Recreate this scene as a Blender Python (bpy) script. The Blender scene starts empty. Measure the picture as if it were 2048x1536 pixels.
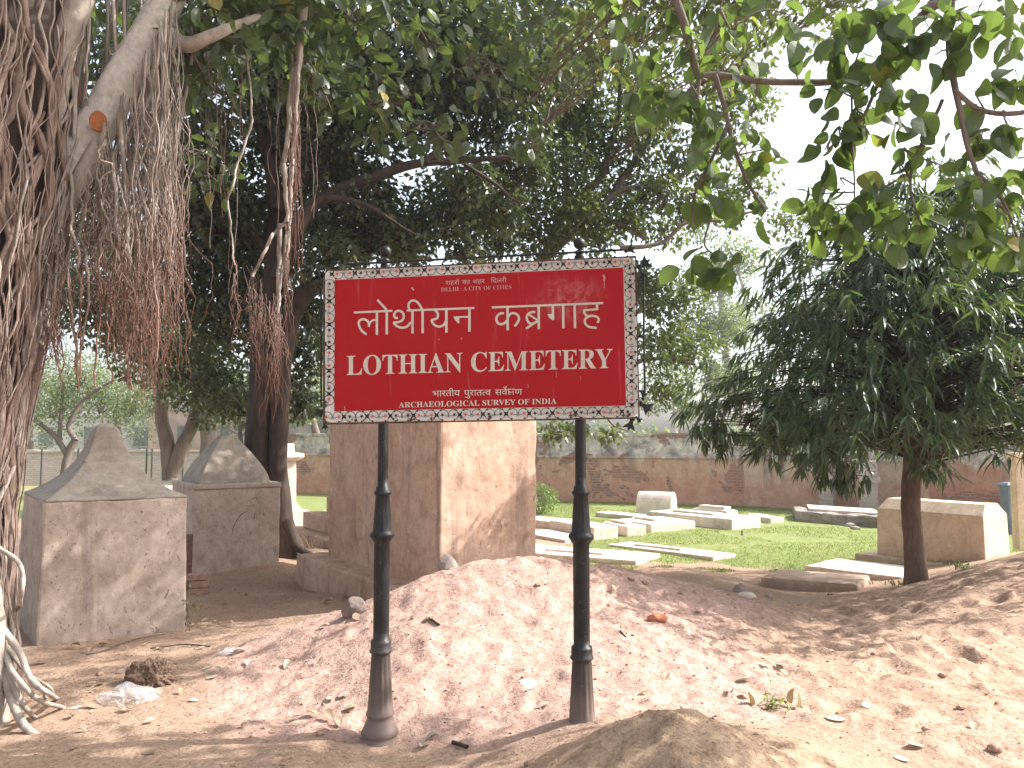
import bpy, bmesh, math, random
import numpy as np
from mathutils import Vector, Matrix, noise as mnoise

rng = np.random.default_rng(7)
random.seed(7)
S = bpy.context.scene
COL = S.collection

# ------------------------------------------------------------------ camera, sky, sun, exposure
CAM = np.array([0.0, 0.0, 1.6])
FPX = 1540.0                       # focal length in pixels of the 2048 px wide photograph
PITCH = math.atan(107 / FPX)
cam = bpy.data.cameras.new("camera")
cam.sensor_width = 36.0
cam.lens = FPX / 2048 * 36
cam.clip_start = 0.05
cam.clip_end = 500
camo = bpy.data.objects.new("camera", cam)
camo.location = CAM
camo.rotation_euler = (math.radians(90) + PITCH, 0, 0)
COL.objects.link(camo)
S.camera = camo

SUN_AZ = math.radians(83)          # clockwise from +Y
SUN_EL = math.radians(42)
w = bpy.data.worlds.new("World")
S.world = w
w.use_nodes = True
nt = w.node_tree
bg = nt.nodes["Background"]
sky = nt.nodes.new("ShaderNodeTexSky")
sky.sky_type = 'NISHITA'
sky.sun_disc = False
sky.sun_elevation = SUN_EL
sky.sun_rotation = SUN_AZ
sky.altitude = 200
sky.air_density = 1.0
sky.dust_density = 5.0
sky.ozone_density = 1.0
hs = nt.nodes.new("ShaderNodeHueSaturation")           # hazy, whitish air
hs.inputs["Saturation"].default_value = 0.5
hs.inputs["Value"].default_value = 1.12
nt.links.new(sky.outputs[0], hs.inputs["Color"])
nt.links.new(hs.outputs[0], bg.inputs[0])
bg.inputs[1].default_value = 0.15
sl = bpy.data.lights.new("sun", 'SUN')
sl.energy = 3.5
sl.angle = math.radians(0.5)
sl.color = (1.0, 0.965, 0.925)
so = bpy.data.objects.new("sun", sl)
sd = Vector((math.sin(SUN_AZ) * math.cos(SUN_EL), math.cos(SUN_AZ) * math.cos(SUN_EL), math.sin(SUN_EL)))
so.rotation_euler = sd.to_track_quat('Z', 'Y').to_euler()
so.location = (20, 3, 20)
COL.objects.link(so)
S.view_settings.view_transform = 'Standard'
S.view_settings.look = 'None'
S.view_settings.gamma = 1
S.view_settings.exposure = 1.4
S.render.engine = 'CYCLES'
S.cycles.use_denoising = True
S.cycles.max_bounces = 6
S.cycles.diffuse_bounces = 3
S.cycles.glossy_bounces = 2
S.cycles.transmission_bounces = 4
S.cycles.transparent_max_bounces = 8
S.cycles.volume_bounces = 0
S.cycles.caustics_reflective = False
S.cycles.caustics_refractive = False

# ------------------------------------------------------------------ pixel <-> world
cT, sT = math.cos(PITCH), math.sin(PITCH)
def ray(px, py):
    cx = (px - 1024) / FPX
    cy = (768 - py) / FPX
    return np.array([cx, cT - cy * sT, sT + cy * cT])
def P(px, py, Y):
    """world point on the sight line of a measured pixel, Y metres out"""
    d = ray(px, py)
    return CAM + d * (Y / d[1])
def on_z(px, py, z=0.0):
    d = ray(px, py)
    return CAM + d * ((z - CAM[2]) / d[2])

# ------------------------------------------------------------------ object helpers
def tag(o, label=None, cat=None, group=None, kind=None):
    if label: o["label"] = label
    if cat: o["category"] = cat
    if group: o["group"] = group
    if kind: o["kind"] = kind
    return o
def thing(name, loc, label, cat, group=None):
    o = bpy.data.objects.new(name, None)
    o.empty_display_size = 0.2
    o.location = [float(v) for v in loc]
    COL.objects.link(o)
    return tag(o, label, cat, group)
def link(name, me, mat, parent=None, world=True):
    if mat is not None and not me.materials:
        me.materials.append(mat)
    o = bpy.data.objects.new(name, me)
    COL.objects.link(o)
    if parent is not None:
        o.parent = parent
        if world:                               # mesh was built in world metres
            root = parent
            off = Vector((0, 0, 0))
            while root is not None:
                off += root.location
                root = root.parent
            o.location = -off
    return o
def mesh(verts, faces, smooth=False, attrs=None, uv=None):
    me = bpy.data.meshes.new("m")
    me.from_pydata([tuple(map(float, v)) for v in verts], [], [tuple(int(i) for i in f) for f in faces])
    if attrs:
        for k, a in attrs.items():
            at = me.attributes.new(k, 'FLOAT', 'POINT')
            at.data.foreach_set("value", np.asarray(a, dtype=np.float32))
    if smooth:
        me.polygons.foreach_set("use_smooth", [True] * len(me.polygons))
    me.update()
    return me
def np_mesh(V, F, smooth=False, attrs=None):
    """fast: V (n,3), F (m,k) int"""
    V = np.ascontiguousarray(V, dtype=np.float32)
    F = np.ascontiguousarray(F, dtype=np.int32)
    me = bpy.data.meshes.new("m")
    m, k = F.shape
    me.vertices.add(len(V)); me.vertices.foreach_set("co", V.ravel())
    me.loops.add(m * k); me.loops.foreach_set("vertex_index", F.ravel())
    me.polygons.add(m)
    me.polygons.foreach_set("loop_start", np.arange(0, m * k, k, dtype=np.int32))
    me.polygons.foreach_set("loop_total", np.full(m, k, dtype=np.int32))
    me.polygons.foreach_set("use_smooth", np.full(m, bool(smooth)))
    if attrs:
        for n, a in attrs.items():
            at = me.attributes.new(n, 'FLOAT', 'POINT')
            at.data.foreach_set("value", np.ascontiguousarray(a, dtype=np.float32))
    me.update(calc_edges=True)
    me.validate()
    return me

class MB:
    """collects simple solids into one mesh"""
    def __init__(s):
        s.v = []; s.f = []
    def poly(s, pts):
        n = len(s.v)
        s.v += [tuple(p) for p in pts]
        s.f.append(list(range(n, n + len(pts))))
    def hexa(s, b, t):
        """8 corners: b = 4 bottom (ccw), t = 4 top"""
        n = len(s.v)
        s.v += [tuple(p) for p in list(b) + list(t)]
        for q in ((3, 2, 1, 0), (4, 5, 6, 7), (0, 1, 5, 4), (1, 2, 6, 5), (2, 3, 7, 6), (3, 0, 4, 7)):
            s.f.append([n + i for i in q])
    def box(s, c, e1, e2, h, z0):
        """footprint corner c, edge vectors e1, e2 (xy), height"""
        c = np.array(c[:2], float); e1 = np.array(e1[:2], float); e2 = np.array(e2[:2], float)
        q = [c, c + e1, c + e1 + e2, c + e2]
        if e1[0] * e2[1] - e1[1] * e2[0] < 0: q = [q[0], q[3], q[2], q[1]]
        s.hexa([(p[0], p[1], z0) for p in q], [(p[0], p[1], z0 + h) for p in q])
    def loft(s, rings, cap0=True, cap1=True):
        n = len(s.v); k = len(rings[0])
        for r in rings: s.v += [tuple(p) for p in r]
        for i in range(len(rings) - 1):
            for j in range(k):
                a = n + i * k + j; b = n + i * k + (j + 1) % k
                s.f.append([a, b, b + k, a + k])
        if cap0: s.f.append([n + j for j in reversed(range(k))])
        if cap1: s.f.append([n + (len(rings) - 1) * k + j for j in range(k)])
    def mesh(s, smooth=False):
        return mesh(s.v, s.f, smooth)

def solid(name, mb, mat, parent=None, bevel=0.012, rough=0.0, cell=0.14, seed=0.0, scale=2.5, smooth=False):
    """mesh with worn (bevelled) edges and slightly uneven faces"""
    bm = bmesh.new()
    me0 = mb.mesh() if isinstance(mb, MB) else mb
    bm.from_mesh(me0)
    bmesh.ops.recalc_face_normals(bm, faces=bm.faces)
    if bevel:
        es = [e for e in bm.edges if e.is_manifold and e.calc_face_angle(0) > math.radians(28)]
        bmesh.ops.bevel(bm, geom=es, offset=bevel, segments=2, affect='EDGES', profile=0.6, clamp_overlap=True)
    if rough:
        for _ in range(7):
            es = [e for e in bm.edges if e.calc_length() > cell]
            if not es: break
            bmesh.ops.subdivide_edges(bm, edges=es, cuts=1, use_grid_fill=True)
        bmesh.ops.triangulate(bm, faces=bm.faces)
        bm.normal_update()
        for v in bm.verts:
            p = v.co * scale + Vector((seed, seed * 0.7, 3.1))
            d = mnoise.noise(p) * 0.65 + mnoise.noise(p * 3.1) * 0.35
            v.co += v.normal * d * rough
    me = bpy.data.meshes.new("m")
    bm.to_mesh(me); bm.free()
    if smooth: me.polygons.foreach_set("use_smooth", [True] * len(me.polygons))
    return link(name, me, mat, parent)

def tube_arrays(path, rad, k=6, flat=None):
    """swept tube: returns V, F(quads), t along"""
    path = np.asarray(path, float); n = len(path)
    rad = np.broadcast_to(np.asarray(rad, float), (n,))
    tan = np.gradient(path, axis=0)
    tan /= np.linalg.norm(tan, axis=1)[:, None] + 1e-9
    up = np.array([0, 0, 1.0]) if abs(tan[0, 2]) < 0.9 else np.array([1.0, 0, 0])
    a = np.cross(tan[0], up); a /= np.linalg.norm(a)
    ang = np.arange(k) * 2 * math.pi / k
    V = np.zeros((n, k, 3))
    for i in range(n):
        a = a - tan[i] * np.dot(a, tan[i]); a /= np.linalg.norm(a) + 1e-9
        b = np.cross(tan[i], a)
        V[i] = path[i] + rad[i] * (np.cos(ang)[:, None] * a + np.sin(ang)[:, None] * b)
    i, j = np.meshgrid(np.arange(n - 1), np.arange(k), indexing='ij')
    F = np.stack([i * k + j, i * k + (j + 1) % k, (i + 1) * k + (j + 1) % k, (i + 1) * k + j], -1).reshape(-1, 4)
    return V.reshape(-1, 3), F, np.repeat(np.linspace(0, 1, n), k)
class Tubes:
    def __init__(s): s.V = []; s.F = []; s.a = []; s.n = 0
    def add(s, path, rad, k=6, attr=None):
        V, F, t = tube_arrays(path, rad, k)
        s.V.append(V); s.F.append(F + s.n); s.n += len(V)
        s.a.append(np.full(len(V), 0.0) if attr is None else np.interp(t, [0, 1], attr) if len(attr) == 2 else np.interp(t, np.linspace(0, 1, len(attr)), attr))
    def mesh(s, smooth=True):
        return np_mesh(np.concatenate(s.V), np.concatenate(s.F), smooth, {"age": np.concatenate(s.a)})
def spline(pts, n=12):
    """Catmull-Rom through pts"""
    p = np.asarray(pts, float)
    if len(p) == 2: return p[0] + np.linspace(0, 1, n)[:, None] * (p[1] - p[0])
    q = np.vstack([2 * p[0] - p[1], p, 2 * p[-1] - p[-2]])
    out = []
    per = max(2, n // (len(p) - 1))
    for i in range(1, len(q) - 2):
        t = np.linspace(0, 1, per, endpoint=False)[:, None]
        a, b, c, d = q[i - 1], q[i], q[i + 1], q[i + 2]
        out.append(0.5 * (2 * b + (c - a) * t + (2 * a - 5 * b + 4 * c - d) * t ** 2 + (3 * b - a - 3 * c + d) * t ** 3))
    out.append(p[-1:])
    return np.concatenate(out)
def wig(path, amp, freq=1.0, seed=0.0):
    out = np.array(path, float)
    L = np.concatenate([[0], np.cumsum(np.linalg.norm(np.diff(out, axis=0), axis=1))])
    for i in range(1, len(out)):
        f = min(1, L[i] * 4)
        v = mnoise.noise_vector(Vector((L[i] * freq, seed * 7.31, seed * 1.7)))
        out[i] += np.array(v) * amp * f
    return out

# ------------------------------------------------------------------ numpy noise
def _hash(ix, iy, seed):
    h = (ix * 374761393 + iy * 668265263 + seed * 69069) & 0x7fffffff
    h = ((h ^ (h >> 13)) * 1274126177) & 0x7fffffff
    return ((h ^ (h >> 16)) & 0xffff) / 65535.0
def vnoise(x, y, seed=0):
    x = np.asarray(x, float); y = np.asarray(y, float)
    ix = np.floor(x).astype(np.int64); iy = np.floor(y).astype(np.int64)
    fx = x - ix; fy = y - iy
    u = fx * fx * fx * (fx * (fx * 6 - 15) + 10); v = fy * fy * fy * (fy * (fy * 6 - 15) + 10)
    a = _hash(ix, iy, seed); b = _hash(ix + 1, iy, seed); c = _hash(ix, iy + 1, seed); d = _hash(ix + 1, iy + 1, seed)
    return (a + (b - a) * u + (c - a) * v + (a - b - c + d) * u * v) * 2 - 1
def fbm(x, y, octv=4, seed=0):
    s = 0; a = 1.0; f = 1.0; t = 0
    for o in range(octv):
        s = s + a * vnoise(x * f + o * 17.3, y * f - o * 9.1, seed + o); t += a
        a *= 0.5; f *= 2.03
    return s / t

# ------------------------------------------------------------------ materials
class N:
    def __init__(s, name):
        s.m = bpy.data.materials.new(name); s.m.use_nodes = True
        s.t = s.m.node_tree
        s.b = s.t.nodes["Principled BSDF"]; s.out = s.t.nodes["Material Output"]
        s.pos = None
    def n(s, typ, **kw):
        x = s.t.nodes.new(typ)
        for k, v in kw.items():
            setattr(x, k, v)
        return x
    def L(s, a, b): s.t.links.new(a, b)
    def P(s):
        if s.pos is None: s.pos = s.n("ShaderNodeNewGeometry").outputs["Position"]
        return s.pos
    def map(s, scale=(1, 1, 1), loc=(0, 0, 0), src=None):
        m = s.n("ShaderNodeMapping")
        m.inputs["Scale"].default_value = scale; m.inputs["Location"].default_value = loc
        s.L(src or s.P(), m.inputs[0]); return m.outputs[0]
    def noise(s, scale, detail=4, rough=0.55, vec=None, dist=0.0):
        x = s.n("ShaderNodeTexNoise")
        x.inputs["Scale"].default_value = scale; x.inputs["Detail"].default_value = detail
        x.inputs["Roughness"].default_value = rough; x.inputs["Distortion"].default_value = dist
        s.L(vec or s.P(), x.inputs["Vector"]); return x.outputs["Fac"]
    def ramp(s, fac, stops, interp='LINEAR'):
        r = s.n("ShaderNodeValToRGB"); r.color_ramp.interpolation = interp
        e = r.color_ramp.elements
        while len(e) < len(stops): e.new(0.5)
        for i, (p, c) in enumerate(stops):
            e[i].position = p
            e[i].color = (*c, 1) if len(c) == 3 else c
        s.L(fac, r.inputs[0]); return r.outputs[0]
    def sm(s, fac, lo, hi):
        r = s.n("ShaderNodeMapRange"); r.interpolation_type = 'SMOOTHSTEP'
        r.inputs[1].default_value = lo; r.inputs[2].default_value = hi
        s.L(fac, r.inputs[0]); return r.outputs[0]
    def mix(s, fac, a, b, mode='MIX'):
        x = s.n("ShaderNodeMix", data_type='RGBA', blend_type=mode)
        for sock, v in ((x.inputs[0], fac), (x.inputs[6], a), (x.inputs[7], b)):
            if hasattr(v, "links"): s.L(v, sock)
            elif isinstance(v, (int, float)): sock.default_value = v
            else: sock.default_value = (*v, 1)
        return x.outputs[2]
    def math(s, op, a, b=0.0):
        x = s.n("ShaderNodeMath", operation=op)
        for i, v in enumerate((a, b)):
            if hasattr(v, "links"): s.L(v, x.inputs[i])
            else: x.inputs[i].default_value = v
        return x.outputs[0]
    def attr(s, name):
        a = s.n("ShaderNodeAttribute"); a.attribute_name = name; return a.outputs["Fac"]
    def bump(s, h, strength=0.4, dist=0.01, prev=None):
        b = s.n("ShaderNodeBump"); b.inputs["Strength"].default_value = strength; b.inputs["Distance"].default_value = dist
        s.L(h, b.inputs["Height"])
        if prev is not None: s.L(prev, b.inputs["Normal"])
        return b.outputs[0]
    def done(s, col=None, rough=0.9, spec=0.3, nrm=None, metal=0.0):
        if col is not None:
            if hasattr(col, "links"): s.L(col, s.b.inputs["Base Color"])
            else: s.b.inputs["Base Color"].default_value = (*col, 1)
        if hasattr(rough, "links"): s.L(rough, s.b.inputs["Roughness"])
        else: s.b.inputs["Roughness"].default_value = rough
        s.b.inputs["Specular IOR Level"].default_value = spec
        s.b.inputs["Metallic"].default_value = metal
        if nrm is not None: s.L(nrm, s.b.inputs["Normal"])
        return s.m

def mat_plaster(name, c1, c2, stain=(0.10, 0.075, 0.06), stain_amt=0.5, scars=0.5, seed=0.0, top=None):
    m = N(name)
    v = m.map((1, 1, 1), (seed, seed * 1.7, seed * .3))
    big = m.noise(1.7, 5, 0.6, v)
    col = m.ramp(big, [(0.3, c1), (0.5, tuple((a + b) / 2 for a, b in zip(c1, c2))), (0.72, c2)])
    fine = m.noise(14, 6, 0.65, v)
    col = m.mix(0.35, col, m.ramp(fine, [(0.3, tuple(x * .72 for x in c1)), (0.7, tuple(min(.9, x * 1.22) for x in c2))]))
    streak = m.noise(1.0, 5, 0.6, m.map((4.5, 4.5, 0.5), (seed, 0, 0)), 0.6)
    col = m.mix(m.math('MULTIPLY', m.sm(streak, 0.52, 0.72), stain_amt), col, stain)
    blot = m.noise(4.6, 9, 0.74, v, .5)
    col = m.mix(0.55, col, m.mix(1.0, col, m.ramp(blot, [(.34, (.58, .54, .52)), (.48, (.95, .94, .93)), (.56, (1.05, 1.05, 1.05)), (.70, (1.32, 1.33, 1.34))]), 'MULTIPLY'))
    sc = m.noise(15, 5, 0.6, m.map((1.5, 1.5, 0.8), (seed * 2, 3, 1)), 1.3)
    scar = m.sm(sc, 0.615, 0.68)
    col = m.mix(m.math('MULTIPLY', scar, scars), col, tuple(x * 0.35 for x in c1))
    speck = m.sm(m.noise(55, 2, 0.5, v), 0.64, 0.7)
    col = m.mix(m.math('MULTIPLY', speck, 0.45), col, tuple(x * .4 for x in c1))
    h = m.math('SUBTRACT', m.math('ADD', m.math('MULTIPLY', fine, .6), m.math('MULTIPLY', big, .5)), m.math('MULTIPLY', scar, .6))
    nr = m.bump(h, 0.55, 0.012)
    return m.done(col, 0.92, 0.2, nr)

def mat_leaf(name, dark, mid, light, rough=0.38, trans=0.35, transcol=(0.30, 0.42, 0.04), odd=(0.30, 0.22, 0.03), odd_at=0.994):
    m = N(name)
    r = m.attr("rnd")
    col = m.ramp(r, [(0.0, dark), (0.55, mid), (0.975, light), (odd_at, odd)])
    n1 = m.noise(30, 2)
    col = m.mix(0.25, col, m.mix(n1, tuple(x * .6 for x in dark), light))
    m.done(col, rough, 0.5)
    tr = m.n("ShaderNodeBsdfTranslucent")
    m.L(m.mix(0.55, m.mix(1.0, col, (3.0, 3.2, 1.6), 'MULTIPLY'), transcol), tr.inputs["Color"])
    mx = m.n("ShaderNodeMixShader"); mx.inputs[0].default_value = trans
    m.L(m.b.outputs[0], mx.inputs[1]); m.L(tr.outputs[0], mx.inputs[2]); m.L(mx.outputs[0], m.out.inputs[0])
    return m.m

def mat_bark(name, c1, c2, young=None, scale=1.0, zs=0.25):
    m = N(name)
    v = m.map((1, 1, zs))
    n1 = m.noise(9 * scale, 6, 0.65, v, 0.5)
    n2 = m.noise(40 * scale, 4, 0.6, v)
    col = m.ramp(n1, [(0.3, c1), (0.68, c2)])
    col = m.mix(0.3, col, m.ramp(n2, [(0.3, tuple(x * .5 for x in c1)), (0.7, tuple(min(.8, x * 1.25) for x in c2))]))
    if young is not None:
        col = m.mix(m.attr("age"), col, young)
    nr = m.bump(m.math('ADD', n1, m.math('MULTIPLY', n2, .5)), 0.7, 0.012)
    return m.done(col, 0.85, 0.25, nr)

def mat_plain(name, c, rough=0.6, spec=0.4, var=0.25, scale=20, metal=0.0, bump=0.15):
    m = N(name)
    n1 = m.noise(scale, 5, 0.6)
    col = m.ramp(n1, [(0.3, tuple(x * (1 - var) for x in c)), (0.7, tuple(min(1, x * (1 + var)) for x in c))])
    return m.done(col, rough, spec, m.bump(n1, bump, 0.005), metal)

# ------------------------------------------------------------------ terrain
# heights measured along sight lines: (px, py, Y)  ->  a point of the ground
G = []
def gp(px, py, Y): G.append(P(px, py, Y))
for t in [(500, 1300, 5.6), (600, 1262, 5.7), (690, 1232, 5.8), (790, 1186, 5.9), (900, 1142, 6.0), (1000, 1124, 6.1), (1070, 1119, 6.2),
          (1150, 1125, 6.25), (1250, 1140, 6.4), (1350, 1165, 6.5), (1500, 1196, 6.6), (1600, 1214, 6.6), (1650, 1219, 6.6),
          (1700, 1212, 6.6), (1800, 1190, 6.7), (1900, 1156, 6.8), (2000, 1126, 6.9), (2048, 1112, 7.0), (2200, 1075, 7.0),
          (757, 1490, 4.1), (960, 1480, 4.1), (1160, 1458, 4.0), (1340, 1388, 4.4), (1500, 1396, 4.4), (1700, 1400, 4.4), (1900, 1450, 3.9),
          (2048, 1480, 3.75), (2048, 1300, 5.0), (1850, 1300, 5.1), (1640, 1250, 6.0), (1600, 1330, 5.0), (1300, 1300, 5.0),
          (1300, 1222, 5.7), (1060, 1300, 5.0), (1060, 1200, 5.6), (900, 1300, 4.9), (900, 1210, 5.5), (800, 1380, 4.5), (780, 1270, 5.2),
          (600, 1420, 4.5), (300, 1400, 4.7), (100, 1450, 4.3), (20, 1480, 4.1), (600, 1340, 5.1), (400, 1320, 5.5), (2200, 1350, 4.7), (2300, 1500, 3.7),
          (200, 1536, 3.72), (600, 1536, 3.70), (75, 1293, 5.9), (365, 1262, 6.37), (385, 1156, 8.9), (555, 1128, 9.4), (575, 1112, 9.9),
          (603, 1172, 9.0), (480, 1180, 8.2), (500, 1230, 7.0), (660, 1190, 7.6), (560, 1250, 6.4), (1830, 1166, 7.6), (1700, 1188, 7.75),
          (1720, 1181, 8.1), (1520, 1166, 8.75), (1560, 1190, 7.6), (1400, 1150, 8.6), (1950, 1128, 8.6), (2048, 1105, 9.2)]:
    gp(*t)
for x, y, z in [(0.0, 3.3, 0.02), (-1.5, 3.2, 0.0), (-3, 3, 0), (2.2, 3.3, 0.12), (3.2, 3.0, .15), (4.5, 3.5, .3), (5.5, 5.5, .6), (6.5, 7, .6), (0, 2, 0), (-2, 1, 0), (2, 1.5, 0), (0, -3, 0), (-6, -3, 0), (6, -3, 0.1),
                (-1.0, 7.2, 0.02), (0.0, 7.6, 0.0), (1.0, 8.6, 0), (-0.5, 10, 0), (1.5, 10, 0), (3.5, 11, 0.02), (6, 10.5, .05), (-3, 12, 0), (-6, 9, 0), (-6, 5, 0), (-5, 7, 0),
                (0, 14, 0), (5, 14, 0), (9, 13, 0), (-7, 15, 0), (0, 20, 0), (8, 20, 0), (-10, 22, 0), (14, 8, .2), (10, 5, .3), (0, 30, 0), (20, 30, 0), (-20, 30, 0), (-20, 8, 0), (25, 8, 0),
                (-20, -15, 0), (20, -15, 0), (0, -20, 0), (70, 70, 0), (-70, 70, 0), (70, -30, 0), (-70, -30, 0), (0, 70, 0), (0, -40, 0), (70, 20, 0), (-70, 20, 0)]:
    G.append(np.array([x, y, z]))
G = np.array(G)
def _tps(r2): return 0.5 * r2 * np.log(r2 + 1e-9)
_n = len(G)
_D = ((G[:, None, :2] - G[None, :, :2]) ** 2).sum(-1)
_A = np.zeros((_n + 3, _n + 3))
_A[:_n, :_n] = _tps(_D) + np.eye(_n) * 0.02
_A[:_n, _n] = 1; _A[:_n, _n + 1:] = G[:, :2]; _A[_n, :_n] = 1; _A[_n + 1:, :_n] = G[:, :2].T
_W = np.linalg.solve(_A, np.concatenate([G[:, 2], np.zeros(3)]))
def smooth_z(x, y):
    x = np.asarray(x, float); y = np.asarray(y, float)
    out = _W[_n] + _W[_n + 1] * x + _W[_n + 2] * y
    for i in range(_n):
        out = out + _W[i] * _tps((x - G[i, 0]) ** 2 + (y - G[i, 1]) ** 2)
    return out
def ell(x, y, cx, cy, rx, ry, rot=0.0):
    c, s = math.cos(rot), math.sin(rot)
    dx, dy = x - cx, y - cy
    return ((dx * c + dy * s) / rx) ** 2 + ((-dx * s + dy * c) / ry) ** 2
def sstep(a, b, t):
    t = np.clip((t - a) / (b - a), 0, 1); return t * t * (3 - 2 * t)
def geo_axis(lo, hi, far_lo, far_hi, step, mid=None):
    a = list(np.arange(lo, hi, step))
    x, d = hi, step
    while x < far_hi: a.append(x); d = min(d * 1.12, 6); x += d
    a.append(far_hi)
    b = []; x, d = lo - step, step
    while x > far_lo: b.append(x); d = min(d * 1.2, 6); x -= d
    b.append(far_lo)
    return np.array(b[::-1] + a)
GX = geo_axis(-4.6, 5.6, -68, 68, 0.026)
GY = np.concatenate([geo_axis(2.3, 9.6, -40, 9.61, 0.026)[:-1], geo_axis(9.6, 20, 9.6, 68, 0.11)[1:]])
GY = np.unique(np.round(GY, 4))
gx, gy = np.meshgrid(GX, GY)                   # (ny, nx)
gz = smooth_z(gx, gy)
far = sstep(14, 26, np.hypot(gx, gy - 6))
gz = gz * (1 - far)
edge_n = fbm(gx * 1.3, gy * 1.3, 4, 5)
m_pink = 1 - sstep(0.75, 1.15, ell(gx, gy, 0.3, 5.55, 2.35, 1.75, 0.1) + edge_n * 0.35)
m_tan = (1 - sstep(0.8, 1.15, ell(gx, gy, 3.9, 5.0, 2.5, 2.35, 0.25) + edge_n * 0.3))
hump_e = ell(gx, gy, 0.68, 3.06, 0.74, 0.60)
m_hump = 1 - sstep(0.7, 1.15, hump_e + edge_n * .12)
rid = 1 - np.abs(fbm(gx * 1.6 + gy * .5, gy * 1.4 + 4, 3, 12)) * 2
gz = gz + np.exp(-1.0 * hump_e) * (0.445 + 0.05 * (rid - .5) + 0.04 * fbm(gx * 5, gy * 5, 5, 13) + 0.022 * fbm(gx * 16, gy * 16, 3, 14))
m_grass = sstep(-0.25, 0.35, (gy - 9.75 + 0.10 * np.abs(gx - 2) + edge_n * 0.9)) * sstep(0.0, 0.8, gx - 0.2 + edge_n * .6)
m_grass = np.maximum(m_grass, sstep(15.0, 16.0, gy + edge_n))
m_grass *= 1 - far * 0.3
near = 1 - sstep(9.5, 12, gy)
loose = np.clip(m_pink + m_tan, 0, 1)
# bumps: undulations, trodden dents, crumbs
gz = gz + near * (0.012 * fbm(gx * 2.0, gy * 2.0, 3, 20) + 0.010 * fbm(gx * 7, gy * 7, 3, 21) * (0.4 + loose)
                  + 0.010 * fbm(gx * 15, gy * 15, 2, 22) * (0.3 + 0.9 * loose) + 0.016 * fbm(gx * 4.2, gy * 4.2, 3, 24) * loose)
crumb = np.clip(fbm(gx * 26, gy * 26, 2, 25) - 0.30, 0, 1)
gz = gz + near * crumb * 0.017 * (0.35 + loose * 0.8)
for k in range(430):
    if k < 250:
        cx, cy = rng.normal(0.4, 1.2), rng.normal(5.4, 0.95)
    else:
        cx, cy = rng.normal(3.2, 1.1), rng.normal(5.0, 1.0)
    ra, rb = rng.uniform(0.07, 0.17), rng.uniform(0.05, 0.10)
    rot = rng.uniform(0, 3.14)
    i0, i1 = np.searchsorted(GX, [cx - .5, cx + .5]); j0, j1 = np.searchsorted(GY, [cy - .5, cy + .5])
    sx, sy = gx[j0:j1, i0:i1], gy[j0:j1, i0:i1]
    e = np.sqrt(ell(sx, sy, cx, cy, ra, rb, rot))
    d = rng.uniform(0.004, 0.013) * (1 if k < 250 else 1.9)
    gz[j0:j1, i0:i1] += loose[j0:j1, i0:i1] * (-d * np.exp(-e ** 2 * 1.2) + d * 0.6 * np.exp(-((e - 1.35) / 0.35) ** 2))
GZ = gz
def ground_z(x, y):
    i = int(np.clip(np.searchsorted(GX, x) - 1, 0, len(GX) - 2)); j = int(np.clip(np.searchsorted(GY, y) - 1, 0, len(GY) - 2))
    u = (x - GX[i]) / (GX[i + 1] - GX[i]); v = (y - GY[j]) / (GY[j + 1] - GY[j])
    return float(GZ[j, i] * (1 - u) * (1 - v) + GZ[j, i + 1] * u * (1 - v) + GZ[j + 1, i] * (1 - u) * v + GZ[j + 1, i + 1] * u * v)
def on_ground(px, py):
    """first hit of a sight line on the terrain"""
    d = ray(px, py); d = d / np.linalg.norm(d)
    t = 1.5
    while t < 40:
        p = CAM + d * t
        if p[2] < ground_z(p[0], p[1]):
            lo, hi = t - 0.03, t
            for _ in range(8):
                m = (lo + hi) / 2; p = CAM + d * m
                if p[2] < ground_z(p[0], p[1]): hi = m
                else: lo = m
            p = CAM + d * hi
            return np.array([p[0], p[1], ground_z(p[0], p[1])])
        t += 0.03
    return on_z(px, py, 0.0)

m = N("soil")
a_p, a_t, a_h, a_g = m.attr("pink"), m.attr("tan"), m.attr("hump"), m.attr("grass")
n_b = m.noise(1.1, 5, 0.6); n_f = m.noise(38, 6, 0.7); n_m = m.noise(9, 5, 0.65)
dirt = m.ramp(n_b, [(0.32, (0.30, 0.205, 0.150)), (0.7, (0.43, 0.30, 0.215))])
pink = m.ramp(n_m, [(0.3, (0.38, 0.235, 0.19)), (0.7, (0.51, 0.365, 0.305))])
tan = m.ramp(n_m, [(0.3, (0.36, 0.23, 0.165)), (0.7, (0.50, 0.355, 0.265))])
hump = m.ramp(m.noise(3.2, 7, 0.72, None, .6), [(0.32, (0.25, 0.17, 0.115)), (0.46, (0.36, 0.255, 0.175)), (0.58, (0.46, 0.33, 0.225)), (0.7, (0.32, 0.22, 0.15))])
turf = m.ramp(m.noise(2.3, 6, 0.7), [(0.30, (0.30, 0.25, 0.14)), (0.45, (0.16, 0.20, 0.065)), (0.75, (0.24, 0.26, 0.10))])
col = m.mix(a_p, dirt, pink)
col = m.mix(a_t, col, tan)
col = m.mix(a_h, col, hump)
col = m.mix(0.75, col, m.mix(1.0, col, m.ramp(n_f, [(0.32, (0.5, 0.43, 0.40)), (0.5, (1, 1, 1)), (0.70, (1.3, 1.25, 1.2))]), 'MULTIPLY'))
grit = m.sm(m.noise(95, 2, 0.5), 0.66, 0.72)
col = m.mix(m.math('MULTIPLY', grit, 0.5), col, (0.12, 0.08, 0.06))
gr2 = m.math('ADD', a_g, m.math('MULTIPLY', m.math('SUBTRACT', n_m, 0.5), 0.9))
col = m.mix(m.math('MULTIPLY', m.sm(gr2, 0.4, 0.75), a_g), col, turf)
nr = m.bump(m.math('ADD', n_f, m.math('MULTIPLY', n_m, 1.8)), 0.9, 0.016)
SOIL = m.done(col, 0.95, 0.15, nr)

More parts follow.
